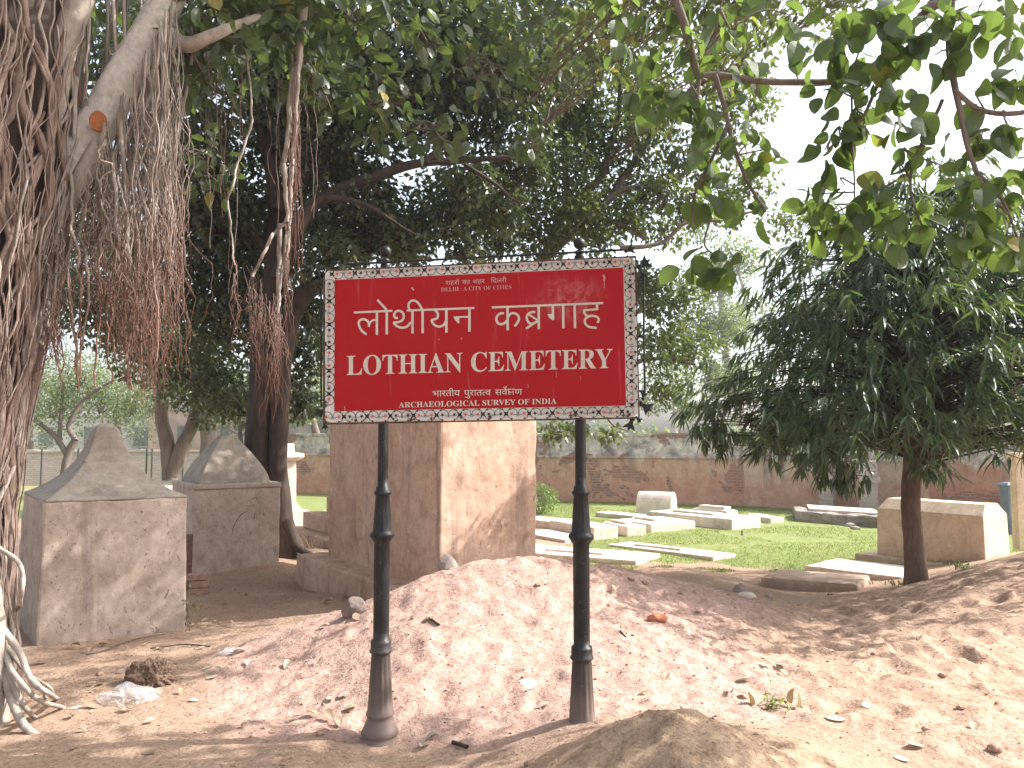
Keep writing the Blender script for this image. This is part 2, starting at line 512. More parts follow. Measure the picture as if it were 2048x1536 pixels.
nyy, nxx = gx.shape
idx = np.arange(nyy * nxx).reshape(nyy, nxx)
quads = np.stack([idx[:-1, :-1], idx[:-1, 1:], idx[1:, 1:], idx[1:, :-1]], -1)
fc = lambda a: (a[:-1, :-1] + a[1:, 1:] + a[:-1, 1:] + a[1:, :-1]) / 4
f_h, f_p, f_t, f_g = fc(m_hump), fc(m_pink), fc(m_tan), fc(m_grass)
reg = np.zeros(f_h.shape, int)
reg[f_g > 0.5] = 4
reg[f_t > 0.5] = 2
reg[(f_p > 0.5) & (f_p >= f_t)] = 1
reg[f_h > 0.5] = 3
Vg = np.stack([gx, gy, gz], -1).reshape(-1, 3)
for r, name, lab in ((0, "ground", "bare trodden brown earth between the tombs and in the foreground"), (1, "sand_mound", "broad heap of loose pink sand behind the two sign posts"),
                     (2, "sand_slope", "tan trampled sand bank rising at the right towards the young tree"), (3, "dirt_hump", "low grey brown hump of packed earth in front of the right sign post"),
                     (4, "lawn", "sunlit green lawn around the flat white graves")):
    F = quads[reg == r].reshape(-1, 4)
    u, inv = np.unique(F, return_inverse=True)
    me = np_mesh(Vg[u], inv.reshape(-1, 4), True, {"pink": m_pink.ravel()[u], "tan": m_tan.ravel()[u], "hump": m_hump.ravel()[u], "grass": m_grass.ravel()[u]})
    tag(link(name, me, SOIL), lab, None, None, "structure")

# ------------------------------------------------------------------ cemetery masonry
AX_A = np.array([-0.575, 0.818])               # long axis of the graves, away from the camera to the left
AX_B = np.array([0.818, 0.575])                # across, to the right and away
PL_GREY = mat_plaster("weathered_plaster", (0.35, 0.275, 0.225), (0.51, 0.42, 0.355), (0.17, 0.13, 0.11), .55, .7, 1.0)
PL_GREY2 = mat_plaster("brown_plaster", (0.43, 0.335, 0.275), (0.56, 0.46, 0.385), (0.14, 0.11, 0.09), .5, .4, 4.0)
PL_CAP = mat_plaster("cement_cap", (0.27, 0.225, 0.185), (0.40, 0.345, 0.29), (0.15, 0.13, 0.12), .35, .15, 7.0)
PL_PINK = mat_plaster("pink_plaster", (0.50, 0.30, 0.205), (0.63, 0.465, 0.36), (0.25, 0.175, 0.14), .75, .5, 11.0)
PL_CREAM = mat_plaster("cream_plaster", (0.56, 0.43, 0.31), (0.66, 0.54, 0.42), (0.40, 0.28, 0.19), .35, .2, 15.0)
PL_WHITE = mat_plaster("white_plaster", (0.57, 0.49, 0.42), (0.70, 0.63, 0.56), (0.40, 0.33, 0.28), .3, .3, 21.0)
PL_SLAB = mat_plaster("pale_slab_plaster", (0.55, 0.45, 0.37), (0.72, 0.62, 0.54), (0.36, 0.27, 0.21), .3, .3, 27.0)
PL_BROWN = mat_plaster("brown_slab", (0.33, 0.235, 0.175), (0.45, 0.34, 0.27), (0.2, 0.15, 0.12), .4, .3, 31.0)

SCRATCH = mat_plain("scratch", (0.17, 0.13, 0.105), .9, .2, .3, 30)
def ring4(c, a, b, z, ax=AX_A, bx=AX_B):
    """rectangle about centre c, half sizes a along ax, b along bx"""
    return [(c[0] + sx * a * ax[0] + sy * b * bx[0], c[1] + sx * a * ax[1] + sy * b * bx[1], z) for sx, sy in ((-1, -1), (-1, 1), (1, 1), (1, -1))]

# front tomb: box with a swept pyramid roof
p0 = P(75, 1293, 5.9)[:2]
bxA = np.array([0.862, 0.507]); axA = np.array([-0.62, 0.785])
wA, dA = 1.02, 1.22
cA = p0 + bxA * wA / 2 + axA * dA / 2
tA = thing("pyramid_tomb", (cA[0], cA[1], 0), "nearest left tomb, plastered block under a swept concave roof with a rounded tip", "tomb", "pyramid roofed tombs")
mb = MB(); mb.loft([ring4(cA, dA / 2 + .01, wA / 2 + .015, -0.2, axA, bxA), ring4(cA, dA / 2, wA / 2, 1.105, axA, bxA)])
solid("block", mb, PL_GREY, tA, .018, .022, .09, 1)
mb = MB(); rings = []
for t, f in ((0, 1.0), (0.03, 0.985), (.1, .82), (.18, .69), (.26, .58), (.36, .465), (.48, .365), (.6, .29), (.72, .24), (.82, .205), (.9, .175), (.96, .13), (1, .06)):
    rings.append(ring4(cA, dA / 2 * (f if f < .98 else 1) , wA / 2 * f, 1.105 + 0.615 * t, axA, bxA))
mb.loft(rings)
solid("roof", mb, PL_CAP, tA, .012, .010, .09, 2)

# second tomb: box, thin top slab, bulging pyramid
p0 = P(383, 1158, 8.9)[:2]
wB, dB = 1.0, 1.15
cB = p0 + AX_B * wB / 2 + AX_A * dB / 2
tB = thing("pyramid_tomb", (cB[0], cB[1], 0), "second tomb, behind the nearest one, with a bulging pyramid roof inset on its block", "tomb", "pyramid roofed tombs")
mb = MB(); mb.loft([ring4(cB, dB / 2 + .01, wB / 2 + .01, -0.2), ring4(cB, dB / 2, wB / 2, 1.0)])
solid("block", mb, PL_GREY2, tB, .018, .022, .10, 5)
fB = cB - AX_A * (dB / 2 + .004)
for k, pts in enumerate(([(.02, .80), (.08, .86), (.15, .83), (.13, .74), (.05, .70), (.0, .64), (-.05, .55), (-.06, .46)], [(.15, .86), (.21, .88), (.24, .80), (.20, .70), (.19, .62)], [(.26, .72), (.26, .67)], [(.29, .73), (.30, .67), (.32, .67)])):
    tb_ = Tubes(); q_ = spline([(*(fB + AX_B * u), v) for u, v in pts], 20); tb_.add(q_, .0045, 4, (0, 0))
    link("scratch_mark", tb_.mesh(), SCRATCH, tB)
mb = MB(); mb.loft([ring4(cB, dB / 2 + .012, wB / 2 + .012, 1.0), ring4(cB, dB / 2 + .012, wB / 2 + .012, 1.055)])
solid("top_slab", mb, PL_GREY2, tB, .012, .008, .12, 6)
mb = MB(); rings = []
for t, f in ((0, .82), (.12, .785), (.25, .73), (.4, .645), (.55, .54), (.7, .425), (.84, .30), (.94, .21), (1, .17)):
    rings.append(ring4(cB, dB / 2 * f, wB / 2 * f, 1.05 + 0.57 * t))
mb.loft(rings)
solid("roof", mb, PL_CAP, tB, .01, .010, .09, 8)

# big square block on a plinth, behind the sign
dC = 6.95
pC = P(880, 1155, dC)[:2]
LC, WC = 2.62, 1.08
zC = 0.24
tC = thing("block_tomb", (*(pC + AX_A * LC / 2 + AX_B * WC / 2), 0), "tall square pinkish plaster tomb on a plinth right behind the red sign", "tomb")
cC = pC + AX_A * LC / 2 + AX_B * WC / 2
mb = MB(); mb.loft([ring4(cC, LC / 2, WC / 2, zC - .05), ring4(cC, LC / 2, WC / 2, 2.30)])
solid("block", mb, PL_PINK, tC, .02, .020, .11, 9)
mb = MB(); mb.loft([ring4(cC, LC / 2 + .30, WC / 2 + .30, -.4), ring4(cC, LC / 2 + .28, WC / 2 + .28, zC)])
solid("plinth", mb, PL_PINK, tC, .03, .016, .13, 10)
mb = MB(); mb.loft([ring4(cC, LC / 2 + .06, WC / 2 + .06, 2.30), ring4(cC, LC / 2 + .10, WC / 2 + .10, 2.36), ring4(cC, LC / 2 + .10, WC / 2 + .10, 2.42), ring4(cC, LC / 2 - .12, WC / 2 - .12, 2.46), ring4(cC, LC / 2 - .12, WC / 2 - .12, 2.62)])
solid("cornice", mb, PL_PINK, tC, .01, .006, .14, 12)

# columned tomb with steps, mostly hidden behind the block
oD = P(652, 1072, 11.6)[:2]
cD = oD + AX_A * 0.0 + AX_B * 1.0
tD = thing("columned_tomb", (cD[0], cD[1], 0), "stepped tomb with square corner columns peeping out behind the tall block", "tomb")
for k, (g, z0, z1) in enumerate(((1.25, -.2, .17), (1.0, .17, .42), (.72, .42, .66))):
    mb = MB(); mb.loft([ring4(cD, g, g, z0), ring4(cD, g, g, z1)])
    solid("step", mb, PL_PINK, tD, .02, .01, .2, 30 + k)
for sx in (-1, 1):
    for sy in (-1, 1):
        q = cD + AX_A * sx * .52 + AX_B * sy * .52
        mb = MB()
        mb.loft([ring4(q, .13, .13, .66), ring4(q, .13, .13, .78), ring4(q, .09, .09, .82), ring4(q, .085, .085, 1.66), ring4(q, .12, .12, 1.74), ring4(q, .12, .12, 1.82)])
        solid("column", mb, PL_CREAM, tD, .008, .004, .2, 34)
mb = MB(); mb.loft([ring4(cD, .70, .70, 1.82), ring4(cD, .74, .74, 2.0), ring4(cD, .60, .60, 2.06), ring4(cD, .34, .34, 2.4), ring4(cD, .1, .1, 2.62)])
solid("roof", mb, PL_CREAM, tD, .01, .005, .2, 36)

# white pedestal monument
cE = P(560, 1030, 14.2)[:2]
tE = thing("pedestal_monument", (cE[0], cE[1], 0), "bright white pedestal monument with a projecting cap beside the dark tree trunk", "monument")
mb = MB(); mb.loft([ring4(cE, .42, .42, -.1), ring4(cE, .40, .40, .28), ring4(cE, .3, .3, .30), ring4(cE, .22, .22, .42), ring4(cE, .21, .21, 1.18)])
solid("shaft", mb, PL_WHITE, tE, .008, .004, .2, 41)
mb = MB(); mb.loft([ring4(cE, .25, .25, 1.18), ring4(cE, .32, .32, 1.24), ring4(cE, .32, .32, 1.31), ring4(cE, .19, .19, 1.33), ring4(cE, .18, .18, 1.49)])
solid("cap", mb, PL_WHITE, tE, .008, .004, .2, 42)

# bevelled coffin tomb at the right
d1 = 10.0
q1 = P(1754, 1105, d1)[:2]
aG = np.array([0.57, -0.822]); bG = np.array([0.822, 0.57])
LG, WG = 1.30, .62
zG0, zG1 = .115, .79
c4 = lambda e, z: [(*(q1 + aG * (-e) + bG * (-e)), z), (*(q1 + aG * (LG + e) + bG * (-e)), z), (*(q1 + aG * (LG + e) + bG * (WG + e)), z), (*(q1 + aG * (-e) + bG * (WG + e)), z)]
tG = thing("coffin_tomb", (*(q1 + aG * LG / 2 + bG * WG / 2), 0), "cream coffin shaped tomb with a chamfered top behind the young tree at the right", "tomb")
mb = MB(); mb.loft([c4(0, zG0 - .02), c4(-.012, zG1 - .10), [(*(q1 + aG * .07 + bG * .17), zG1 + .03), (*(q1 + aG * (LG - .05) + bG * .17), zG1 + .03), (*(q1 + aG * (LG - .05) + bG * (WG - .15)), zG1 + .03), (*(q1 + aG * .07 + bG * (WG - .15)), zG1 + .03)]])
solid("chest", mb, PL_CREAM, tG, .01, .006, .14, 51)
mb = MB(); mb.loft([c4(.20, -.15), c4(.19, zG0)])
solid("plinth", mb, PL_CREAM, tG, .015, .008, .14, 52)

# flat and low graves on the lawn
def slab(name, pl, pn, pr, h, label, mat, z0=0.0, bevel=.02, inlay=None, sink=.08, group="flat graves on the lawn"):
    A_, B_, C_ = on_z(*pl, z0)[:2], on_z(*pn, z0)[:2], on_z(*pr, z0)[:2]
    e1 = A_ - B_; e2 = C_ - B_
    d1_ = e1 / np.linalg.norm(e1); d2 = np.array([d1_[1], -d1_[0]])
    e2 = 0.35 * e2 + 0.65 * d2 * np.dot(e2, d2)
    t = thing(name, (*(B_ + (e1 + e2) / 2), z0), label, "grave", group)
    mb = MB(); mb.box(B_, e1, e2, h + sink, z0 - sink)
    solid("slab", mb, mat, t, bevel, .006, .16, h * 100 + pl[0] * .01)
    if inlay:
        u0, u1, v0, v1, hh = inlay
        mb = MB(); mb.box(B_ + e1 * u0 + e2 * v0, e1 * (u1 - u0), e2 * (v1 - v0), hh + .02, z0 + h - .02)
        solid("raised_panel", mb, mat, t, .008, .003, .16, 3)
    return t
slab("flat_grave", (1520, 1168), (1716, 1183), (1786, 1166), .075, "brown flat grave slab with rounded edges left of the young tree's foot", PL_BROWN, .02, .04)
slab("flat_grave", (1610, 1141), (1806, 1166), (1870, 1148), .06, "pale flat grave running behind the young tree's trunk", PL_SLAB, .02)
slab("flat_grave", (1214, 1095), (1426, 1121), (1494, 1117), .05, "long white flat grave lying nearest on the lawn with a dark left edge", PL_WHITE, 0, .02, (.35, .8, .3, .6, .03))
slab("flat_grave", (1010, 1110), (1272, 1131), (1345, 1117), .06, "wide pale flat grave just behind the crest of the pink sand heap", PL_WHITE, 0, .02, (.3, .75, .3, .6, .03))
slab("flat_grave", (1040, 1074), (1130, 1090), (1186, 1083), .08, "low white grave bed between the tall block and the right post", PL_WHITE, 0, .02)
slab("box_grave", (1099, 1066), (1187, 1084), (1236, 1080), .22, "low box grave with orange side passing behind the right post", PL_SLAB, 0, .02)
slab("box_grave", (1205, 1066), (1254, 1077), (1291, 1074), .19, "small low box grave just right of the right sign post", PL_SLAB, 0, .02, (.3, .9, .3, .6, .04))
slab("box_grave", (1235, 1056), (1302, 1068), (1382, 1059), .16, "wide low box grave in the middle of the lawn group", PL_SLAB, 0, .02, (.3, .9, .3, .55, .04))
slab("box_grave", (1040, 1052), (1108, 1060), (1140, 1054), .14, "low orange sided grave close to the tall block's right edge", PL_SLAB, 0, .02)
slab("flat_grave", (1190, 1033), (1266, 1041), (1294, 1038), .09, "thin flat grave in front of the barrel tomb", PL_SLAB, 0, .02)
slab("box_grave", (1296, 1043), (1464, 1062), (1527, 1056), .20, "long white box grave before the barrel topped tomb", PL_WHITE, 0, .02, (.3, .8, .3, .6, .04))
slab("box_grave", (1382, 1030), (1455, 1036), (1490, 1035), .15, "stepped grave with sloping end just right of the barrel topped tomb", PL_WHITE, 0, .06, (.15, .85, .2, .8, .06))
slab("flat_grave", (1492, 1038), (1541, 1047), (1565, 1045), .10, "small flat grave at the right end of the lawn group", PL_SLAB, 0, .02)
slab("white_table_tomb", (300, 1000), (345, 1012), (385, 1000), .32, "low white table tomb glimpsed between the two pyramid roofed tombs", PL_WHITE, 0, .02)

# barrel-vaulted tomb
A_, B_, C_ = on_z(1272, 1029)[:2], on_z(1342, 1031)[:2], on_z(1376, 1029)[:2]
e1 = A_ - B_; wv = C_ - B_
d1_ = e1 / np.linalg.norm(e1); d2 = np.array([d1_[1], -d1_[0]]); d2 = d2 if np.dot(d2, wv) > 0 else -d2
wv = d2 * np.dot(wv, d2) * 1.2 + 0.3 * (wv - d2 * np.dot(wv, d2))
tH = thing("barrel_tomb", (*(B_ + e1 / 2 + wv / 2), 0), "white barrel topped tomb standing on the far lawn", "tomb")
mb = MB(); rings = []
for u in np.linspace(0, 1, 7):
    r = []
    for a in np.linspace(0, math.pi, 15):
        x_ = 0.5 - 0.5 * math.cos(a) * (1 if abs(math.cos(a)) < .98 else 1); z_ = .13 + .34 * math.sin(a) ** .95
        p_ = B_ + e1 * u + wv * x_
        r.append((p_[0], p_[1], z_))
    p_ = B_ + e1 * u + wv; r.append((p_[0], p_[1], -.08)); p_ = B_ + e1 * u; r.append((p_[0], p_[1], -.08))
    rings.append(r)
mb.loft(rings)
solid("vault", mb, PL_WHITE, tH, .008, .006, .2, 71)

# ------------------------------------------------------------------ boundary walls
def mat_wall(name, low, high, brick_c, brick_bias, dark=.6, seed=0.0, white=0.0):
    m = N(name)
    cmb = m.n("ShaderNodeCombineXYZ"); m.L(m.attr("wu"), cmb.inputs[0]); m.L(m.attr("wv"), cmb.inputs[1])
    uv = cmb.outputs[0]
    br = m.n("ShaderNodeTexBrick"); m.L(uv, br.inputs["Vector"])
    br.inputs["Color1"].default_value = (*brick_c, 1); br.inputs["Color2"].default_value = (*[x * .6 for x in brick_c], 1)
    br.inputs["Mortar"].default_value = (0.36, 0.30, 0.26, 1); br.inputs["Scale"].default_value = 1.0
    br.inputs["Brick Width"].default_value = .21; br.inputs["Row Height"].default_value = .065; br.inputs["Mortar Size"].default_value = .010
    v = m.map((1, 1, 1), (seed, seed, seed), uv)
    big = m.noise(.85, 6, .62, v, .4); mid = m.noise(4, 6, .65, v); fine = m.noise(22, 5, .7, v)
    wv = m.attr("wv")
    pl = m.mix(m.sm(m.math('ADD', wv, m.math('MULTIPLY', m.math('SUBTRACT', mid, .5), .5)), .35, .85), low, high)
    pl = m.mix(.55, pl, m.ramp(mid, [(.3, tuple(x * .62 for x in low)), (.7, tuple(min(.8, x * 1.25) for x in high))]))
    pl = m.mix(.16, pl, m.ramp(fine, [(.3, (.12, .09, .08)), (.7, (.6, .5, .42))]))
    up = m.sm(m.math('ADD', wv, m.math('MULTIPLY', m.math('SUBTRACT', mid, .5), .75)), 1.0, 1.18)
    upc = m.ramp(m.noise(3.1, 9, .72, v, .15), [(.30, (.09, .085, .085)), (.42, (.30, .275, .26)), (.52, (.50, .46, .43)), (.64, (.74, .69, .64))])
    pl = m.mix(up, pl, upc)
    st = m.noise(1.0, 5, .65, m.map((3.2, .35, 1), (seed, 0, 0), uv), .3)
    pl = m.mix(m.math('MULTIPLY', m.math('MULTIPLY', m.sm(st, .5, .66), m.sm(wv, .15, .9)), dark), pl, (.10, .092, .09))
    mask = m.sm(m.math('ADD', m.math('ADD', big, m.math('MULTIPLY', m.math('SUBTRACT', mid, .5), .35)), brick_bias), .565, .60)
    col = m.mix(mask, pl, m.mix(.35, br.outputs["Color"], m.ramp(fine, [(.3, (.15, .08, .06)), (.7, (.55, .42, .36))])))
    if white: col = m.mix(white, col, m.ramp(mid, [(.3, (.5, .48, .45)), (.7, (.72, .70, .66))]))
    h = m.math('ADD', m.math('MULTIPLY', m.math('SUBTRACT', 1.0, mask), .8), m.math('MULTIPLY', fine, .3))
    h = m.math('SUBTRACT', h, m.math('MULTIPLY', m.math('MULTIPLY', br.outputs["Fac"], mask), .5))
    return m.done(col, .94, .15, m.bump(h, .8, .02))
def wall_strip(p, q, z0, z1, thick, u0=0.0, jag=.02, seed=0, nseg=None, topfall=0.0):
    """upright slab from p to q (front face line), thickness away from camera; carries wu/wv"""
    p = np.array(p[:2], float); q = np.array(q[:2], float)
    L = np.linalg.norm(q - p); d = (q - p) / L
    nrm = np.array([-d[1], d[0]])
    if nrm[1] < 0: nrm = -nrm
    n = nseg or max(2, int(L / .15)); k = max(2, int((z1 - z0) / .15))
    V = []; F = []; wu = []; wv = []
    for i in range(n + 1):
        u = i / n; b = p + d * L * u
        jt = jag * float(fbm(np.array(u * L * 1.7 + seed), np.array(seed * 3.3), 4, 3)) - topfall * u
        for jrow in range(k + 1):
            vv = z0 + (z1 + jt - z0) * jrow / k
            off = .012 * float(fbm(np.array(u * L * 2 + seed), np.array(vv * 2.0), 3, 8))
            V.append((b[0] - nrm[0] * off, b[1] - nrm[1] * off, vv)); wu.append(u0 + u * L); wv.append(vv)
        for vv in (z1 + jt, z0):
            V.append((b[0] + nrm[0] * thick, b[1] + nrm[1] * thick, vv)); wu.append(u0 + u * L); wv.append(vv)
    kk = k + 3
    for i in range(n):
        for j in range(kk):
            a = i * kk + j; b2 = i * kk + (j + 1) % kk
            F.append([a, a + kk, b2 + kk, b2])
    F.append([j for j in range(kk)]); F.append([n * kk + j for j in reversed(range(kk))])
    me = mesh(V, F, False, {"wu": wu, "wv": wv})
    bm = bmesh.new(); bm.from_mesh(me); bmesh.ops.recalc_face_normals(bm, faces=bm.faces); bm.to_mesh(me); bm.free()
    return me
W_OR = mat_wall("peeling_orange_wall", (0.60, 0.26, 0.165), (0.58, 0.39, 0.30), (0.46, 0.18, 0.125), .02, .35, 2)
W_ST = mat_wall("stained_plaster_wall", (0.60, 0.29, 0.19), (0.56, 0.43, 0.36), (0.42, 0.15, 0.09), -.12, .9, 9)
W_BR = mat_wall("red_brick_wall", (0.58, 0.22, 0.14), (0.54, 0.29, 0.21), (0.50, 0.14, 0.085), .07, .2, 15)
W_WH = mat_wall("whitewashed_brick", (0.48, 0.44, 0.41), (0.55, 0.52, 0.49), (0.50, 0.44, 0.40), .5, .3, 20, .25)
wp = [np.array(P(*t)[:2]) for t in ((560, 985, 22.6), (1100, 1002, 19.7), (1488, 1012, 18.2), (1690, 1024, 16.9), (1860, 1032, 15.8), (2300, 1072, 12.6))]
hts = [1.66, 1.66, 1.72, 1.74, 1.62]
mats = [W_OR, W_OR, W_ST, W_ST, W_BR]
labs = ["old boundary wall of peeling orange plaster and brick behind the tall block", "peeling brick wall stretch with whitish top behind the lawn graves", "streaked grey plaster wall stretch behind the right lawn",
        "stained wall stretch behind the rubble platform", "red brick wall stretch behind the cream coffin tomb"]
for i in range(5):
    a, b = wp[i], wp[i + 1]
    t = thing("boundary_wall", (*((a + b) / 2), 0), labs[i], "wall", "stretches of the old boundary wall")
    u0 = 3.1 * i
    link("wall_face", wall_strip(a, b, -.15, 1.10, .5, u0, .01, i), mats[i], t)
    d = (b - a) / np.linalg.norm(b - a); nn = np.array([-d[1], d[0]]); nn = nn if nn[1] > 0 else -nn
    if i < 4:
        link("ledge", wall_strip(a - nn * .05, b - nn * .05, 1.10, 1.15, .5, u0, .004, i), mats[i], t)
        link("parapet", wall_strip(a + nn * .04, b + nn * .04, 1.15, hts[i], .38, u0, .05, i + .4), mats[i], t)
        link("coping", wall_strip(a + nn * .005, b + nn * .005, hts[i] - .02 + .002, hts[i] + .05, .46, u0, .04, i + .4), mats[i], t)
    else:
        link("parapet", wall_strip(a, b, 1.10, hts[i], .45, u0, .05, i + .4), mats[i], t)
# piers against the wall, rubble platform
def at_wall(px, Y): return np.array(P(px, 1020, Y)[:2])
for px, Y, wd, hh, lab in ((1652, 16.7, .30, .98, "narrow grey plaster pier against the stained wall behind the rubble platform"), (1738, 15.9, .42, 1.12, "whitish moulded pier against the wall beside the rubble platform")):
    a = at_wall(px - wd * 45, Y); b = at_wall(px + wd * 45, Y - .15)
    t = thing("wall_pier", (*((a + b) / 2), 0), lab, "pier", "piers against the boundary wall")
    link("shaft", wall_strip(a, b, -.1, hh * .62, .35, 2.0, .01, 3), W_WH, t)
    link("moulding", wall_strip(a + (a - b) * .08 - [0, .05], b + (b - a) * .08 - [0, .05], hh * .62, hh * .70, .4, 2, .0, 3), W_WH, t)
    link("head", wall_strip(a, b, hh * .70, hh, .35, 5.0, .03, 5), W_WH, t)
RUB = mat_plaster("rubble_stone", (0.20, 0.165, 0.14), (0.38, 0.33, 0.29), (.08, .07, .06), .5, .6, 40)
a = np.array(P(1592, 1040, 15.0)[:2]); b = np.array(P(1760, 1050, 13.9)[:2])
t = thing("rubble_platform", (*((a + b) / 2), 0), "low broken brick platform at the foot of the stained wall", "platform")
mb = MB(); mb.box(a, b - a, np.array([.35, 1.1]), .26, -.08)
solid("core", mb, RUB, t, .03, .05, .12, 5, 6)
mb = MB(); mb.box(a + [.3, .12], (b - a) * .86, np.array([.3, .9]), .05, .175)
solid("top_slab", mb, PL_SLAB, t, .012, .01, .12, 6, 4)
def stone(name, p, size, label, mat, cat="stone", squash=(1, 1, .7), group=None, sink=.3, rot=None, seed=None):
    bm = bmesh.new(); bmesh.ops.create_icosphere(bm, subdivisions=3, radius=1)
    sd_ = random.random() * 50 if seed is None else seed
    for v in bm.verts:
        q = v.co.copy()
        v.co = q * (1 + .28 * mnoise.noise(q * 1.1 + Vector((sd_, 0, 0))) + .10 * mnoise.noise(q * 3.3 + Vector((0, sd_, 0))))
        for ax in (Vector((1, .3, .2)), Vector((-.4, 1, .5)), Vector((.1, -.5, 1)), Vector((-.8, -.6, .4))):
            ax = ax.normalized(); dd = v.co.dot(ax)
            if dd > .78: v.co -= ax * (dd - .78) * .8
        v.co = Vector((v.co.x * squash[0], v.co.y * squash[1], v.co.z * squash[2])) * size
    if rot: bmesh.ops.rotate(bm, verts=bm.verts, cent=(0, 0, 0), matrix=Matrix.Rotation(rot[1], 3, rot[0]))
    me = bpy.data.meshes.new("m"); bm.to_mesh(me); bm.free()
    o = link(name, me, mat); o.location = (p[0], p[1], p[2] + size * squash[2] * (1 - sink) * .6)
    return tag(o, label, cat, group)
STONE = mat_plaster("grey_stone", (0.24, 0.19, 0.165), (0.40, 0.33, 0.29), (.12, .1, .09), .3, .4, 44)
DSTONE = mat_plaster("dark_stone", (0.16, 0.12, 0.105), (0.27, 0.215, 0.185), (.08, .06, .05), .3, .4, 47)
BRICKB = mat_plain("brick_bit", (0.42, 0.17, 0.10), .9, .2, .3, 25)
for k, (px, py, s_) in enumerate(((1603, 1034, .10), (1622, 1027, .09), (1612, 1040, .07), (1640, 1046, .08), (1668, 1050, .09), (1700, 1052, .10), (1728, 1054, .08))):
    stone("rubble_stone", on_z(px + rng.normal(0, 6), py + rng.uniform(-4, 3)), s_ * rng.uniform(.5, 1.0), "loose stone tumbled at the edge of the broken platform", RUB, "stone", (rng.uniform(.9, 1.7), .9, rng.uniform(.5, .9)), "stones of the broken platform", .55)
# bin and pale post at the right edge
BLUE = mat_plain("blue_grey_sheet", (0.16, 0.19, 0.24), .55, .4, .2, 8)
c = P(2026, 1068, 13.0)
t = thing("waste_bin", (c[0], c[1], 0), "dull blue grey bin standing by the red brick wall at the right edge", "bin")
mb = MB()
for_r = [(-.10, .88), (.12, .9)]
mb.loft([[(c[0] + x, c[1] + y, z) for x, y in ((-.11, -.1), (.11, -.1), (.11, .1), (-.11, .1))] if z < .2 else [(c[0] + x * 1.15, c[1] + y * 1.15, z) for x, y in ((-.11, -.1), (.11, -.1), (.11, .1), (-.11, .1))] for z in (-.02, .1, .3, .72, .78)])
solid("body", mb, BLUE, t, .015, .006, .1, 3)
mb = MB(); mb.loft([[(c[0] + x, c[1] + y, z) for x, y in ((-.15, -.14), (.15, -.14), (.15, .14), (-.15, .14))] for z in (.78, .81)] + [[(c[0] + x * .7, c[1] + y * .7, .85) for x, y in ((-.15, -.14), (.15, -.14), (.15, .14), (-.15, .14))]])
solid("lid", mb, BLUE, t, .01)
c = P(2043, 1098, 10.2)
t = thing("pale_pillar", (c[0], c[1], 0), "slim pale cream pillar at the right edge of the view", "pillar")
mb = MB(); mb.loft([[(c[0] + x, c[1] + y, z) for x, y in ((-.07, -.07), (.07, -.07), (.07, .07), (-.07, .07))] for z in (-.1, 1.32)])
solid("shaft", mb, PL_CREAM, t, .008, .004, .15, 2)
mb = MB(); mb.loft([[(c[0] + x, c[1] + y, z) for x, y in ((-.10, -.10), (.10, -.10), (.10, .10), (-.10, .10))] for z in (1.32, 1.40)])
solid("cap", mb, PL_CREAM, t, .01)
# far whitewashed brick wall at the left, posts on it
a = np.array(P(-260, 960, 25)[:2]); b = np.array(P(505, 965, 27)[:2])
t = thing("brick_wall", (*((a + b) / 2), 0), "far whitewashed brick wall seen between the left tombs", "wall")
link("wall_face", wall_strip(a, b, -.2, 1.10, .3, 0, .05, 4), W_WH, t)
link("coping", wall_strip(a - [0, .05], b - [0, .05], 1.10, 1.17, .4, 0, .03, 4), W_WH, t)
DARKM = mat_plain("dark_metal", (0.05, 0.05, 0.05), .5, .4, .3, 30)
for px in (82, 155, 292, 303, 365):
    p_ = P(px, 955, 24.8)
    tb = Tubes(); tb.add([(p_[0], p_[1], -.1), (p_[0], p_[1], 1.25)], .028, 6, (0, 0))
    tag(link("fence_post", tb.mesh(), DARKM), "thin dark post standing against the far whitewashed wall", "post", "posts along the far whitewashed wall")
# hazy buildings beyond the walls
def building(c, wx, wy, h, label, mat, wins, roofm):
    t = thing("building", (c[0], c[1], 0), label, "building", "buildings beyond the walls")
    mb = MB(); mb.box((c[0] - wx / 2, c[1] - wy / 2), (wx, 0), (0, wy), h, 0)
    solid("wall", mb, mat, t, .03)
    mb = MB(); mb.box((c[0] - wx / 2 - .1, c[1] - wy / 2 - .1), (wx + .2, 0), (0, wy + .2), .25, h)
    solid("parapet", mb, roofm, t, .03)
    for (u, z, ww, hh) in wins:
        x_ = c[0] - wx / 2 + u * wx
        mb = MB(); mb.box((x_ - ww / 2, c[1] - wy / 2 - .06), (ww, 0), (0, .12), hh, z)
        f = solid("window", mb, roofm, t, .01)
        mb = MB(); mb.box((x_ - ww / 2 + .06, c[1] - wy / 2 - .075), (ww - .12, 0), (0, .1), hh - .12, z + .06)
        solid("pane", mb, GLASSD, f, .0)
GLASSD = mat_plain("hazed_pane", (0.16, 0.17, 0.18), .2, .5, .2, 3)  # panes lightened as if seen through distant haze
CONC = mat_plain("grey_concrete_wall", (0.33, 0.31, 0.30), .9, .2, .3, 1.2)
CONC2 = mat_plain("pale_rendered_wall", (0.5, 0.49, 0.47), .9, .2, .2, 1.2)
p_ = P(625, 960, 34); building(p_, 4.5, 4, 3.3, "grey rendered building beyond the wall, left of the tall block", CONC, [(.3, 1.3, .8, 1.0), (.7, 1.4, .7, .9)], CONC)
p_ = P(455, 960, 40); building(p_, 6, 5, 2.9, "low pinkish grey building behind the second tomb's roof", mat_plain("pink_grey_render", (.48, .36, .31), .9, .2, .2, 1.5), [(.3, 1.2, .8, 1.0), (.6, 1.2, .8, 1.0)], CONC)
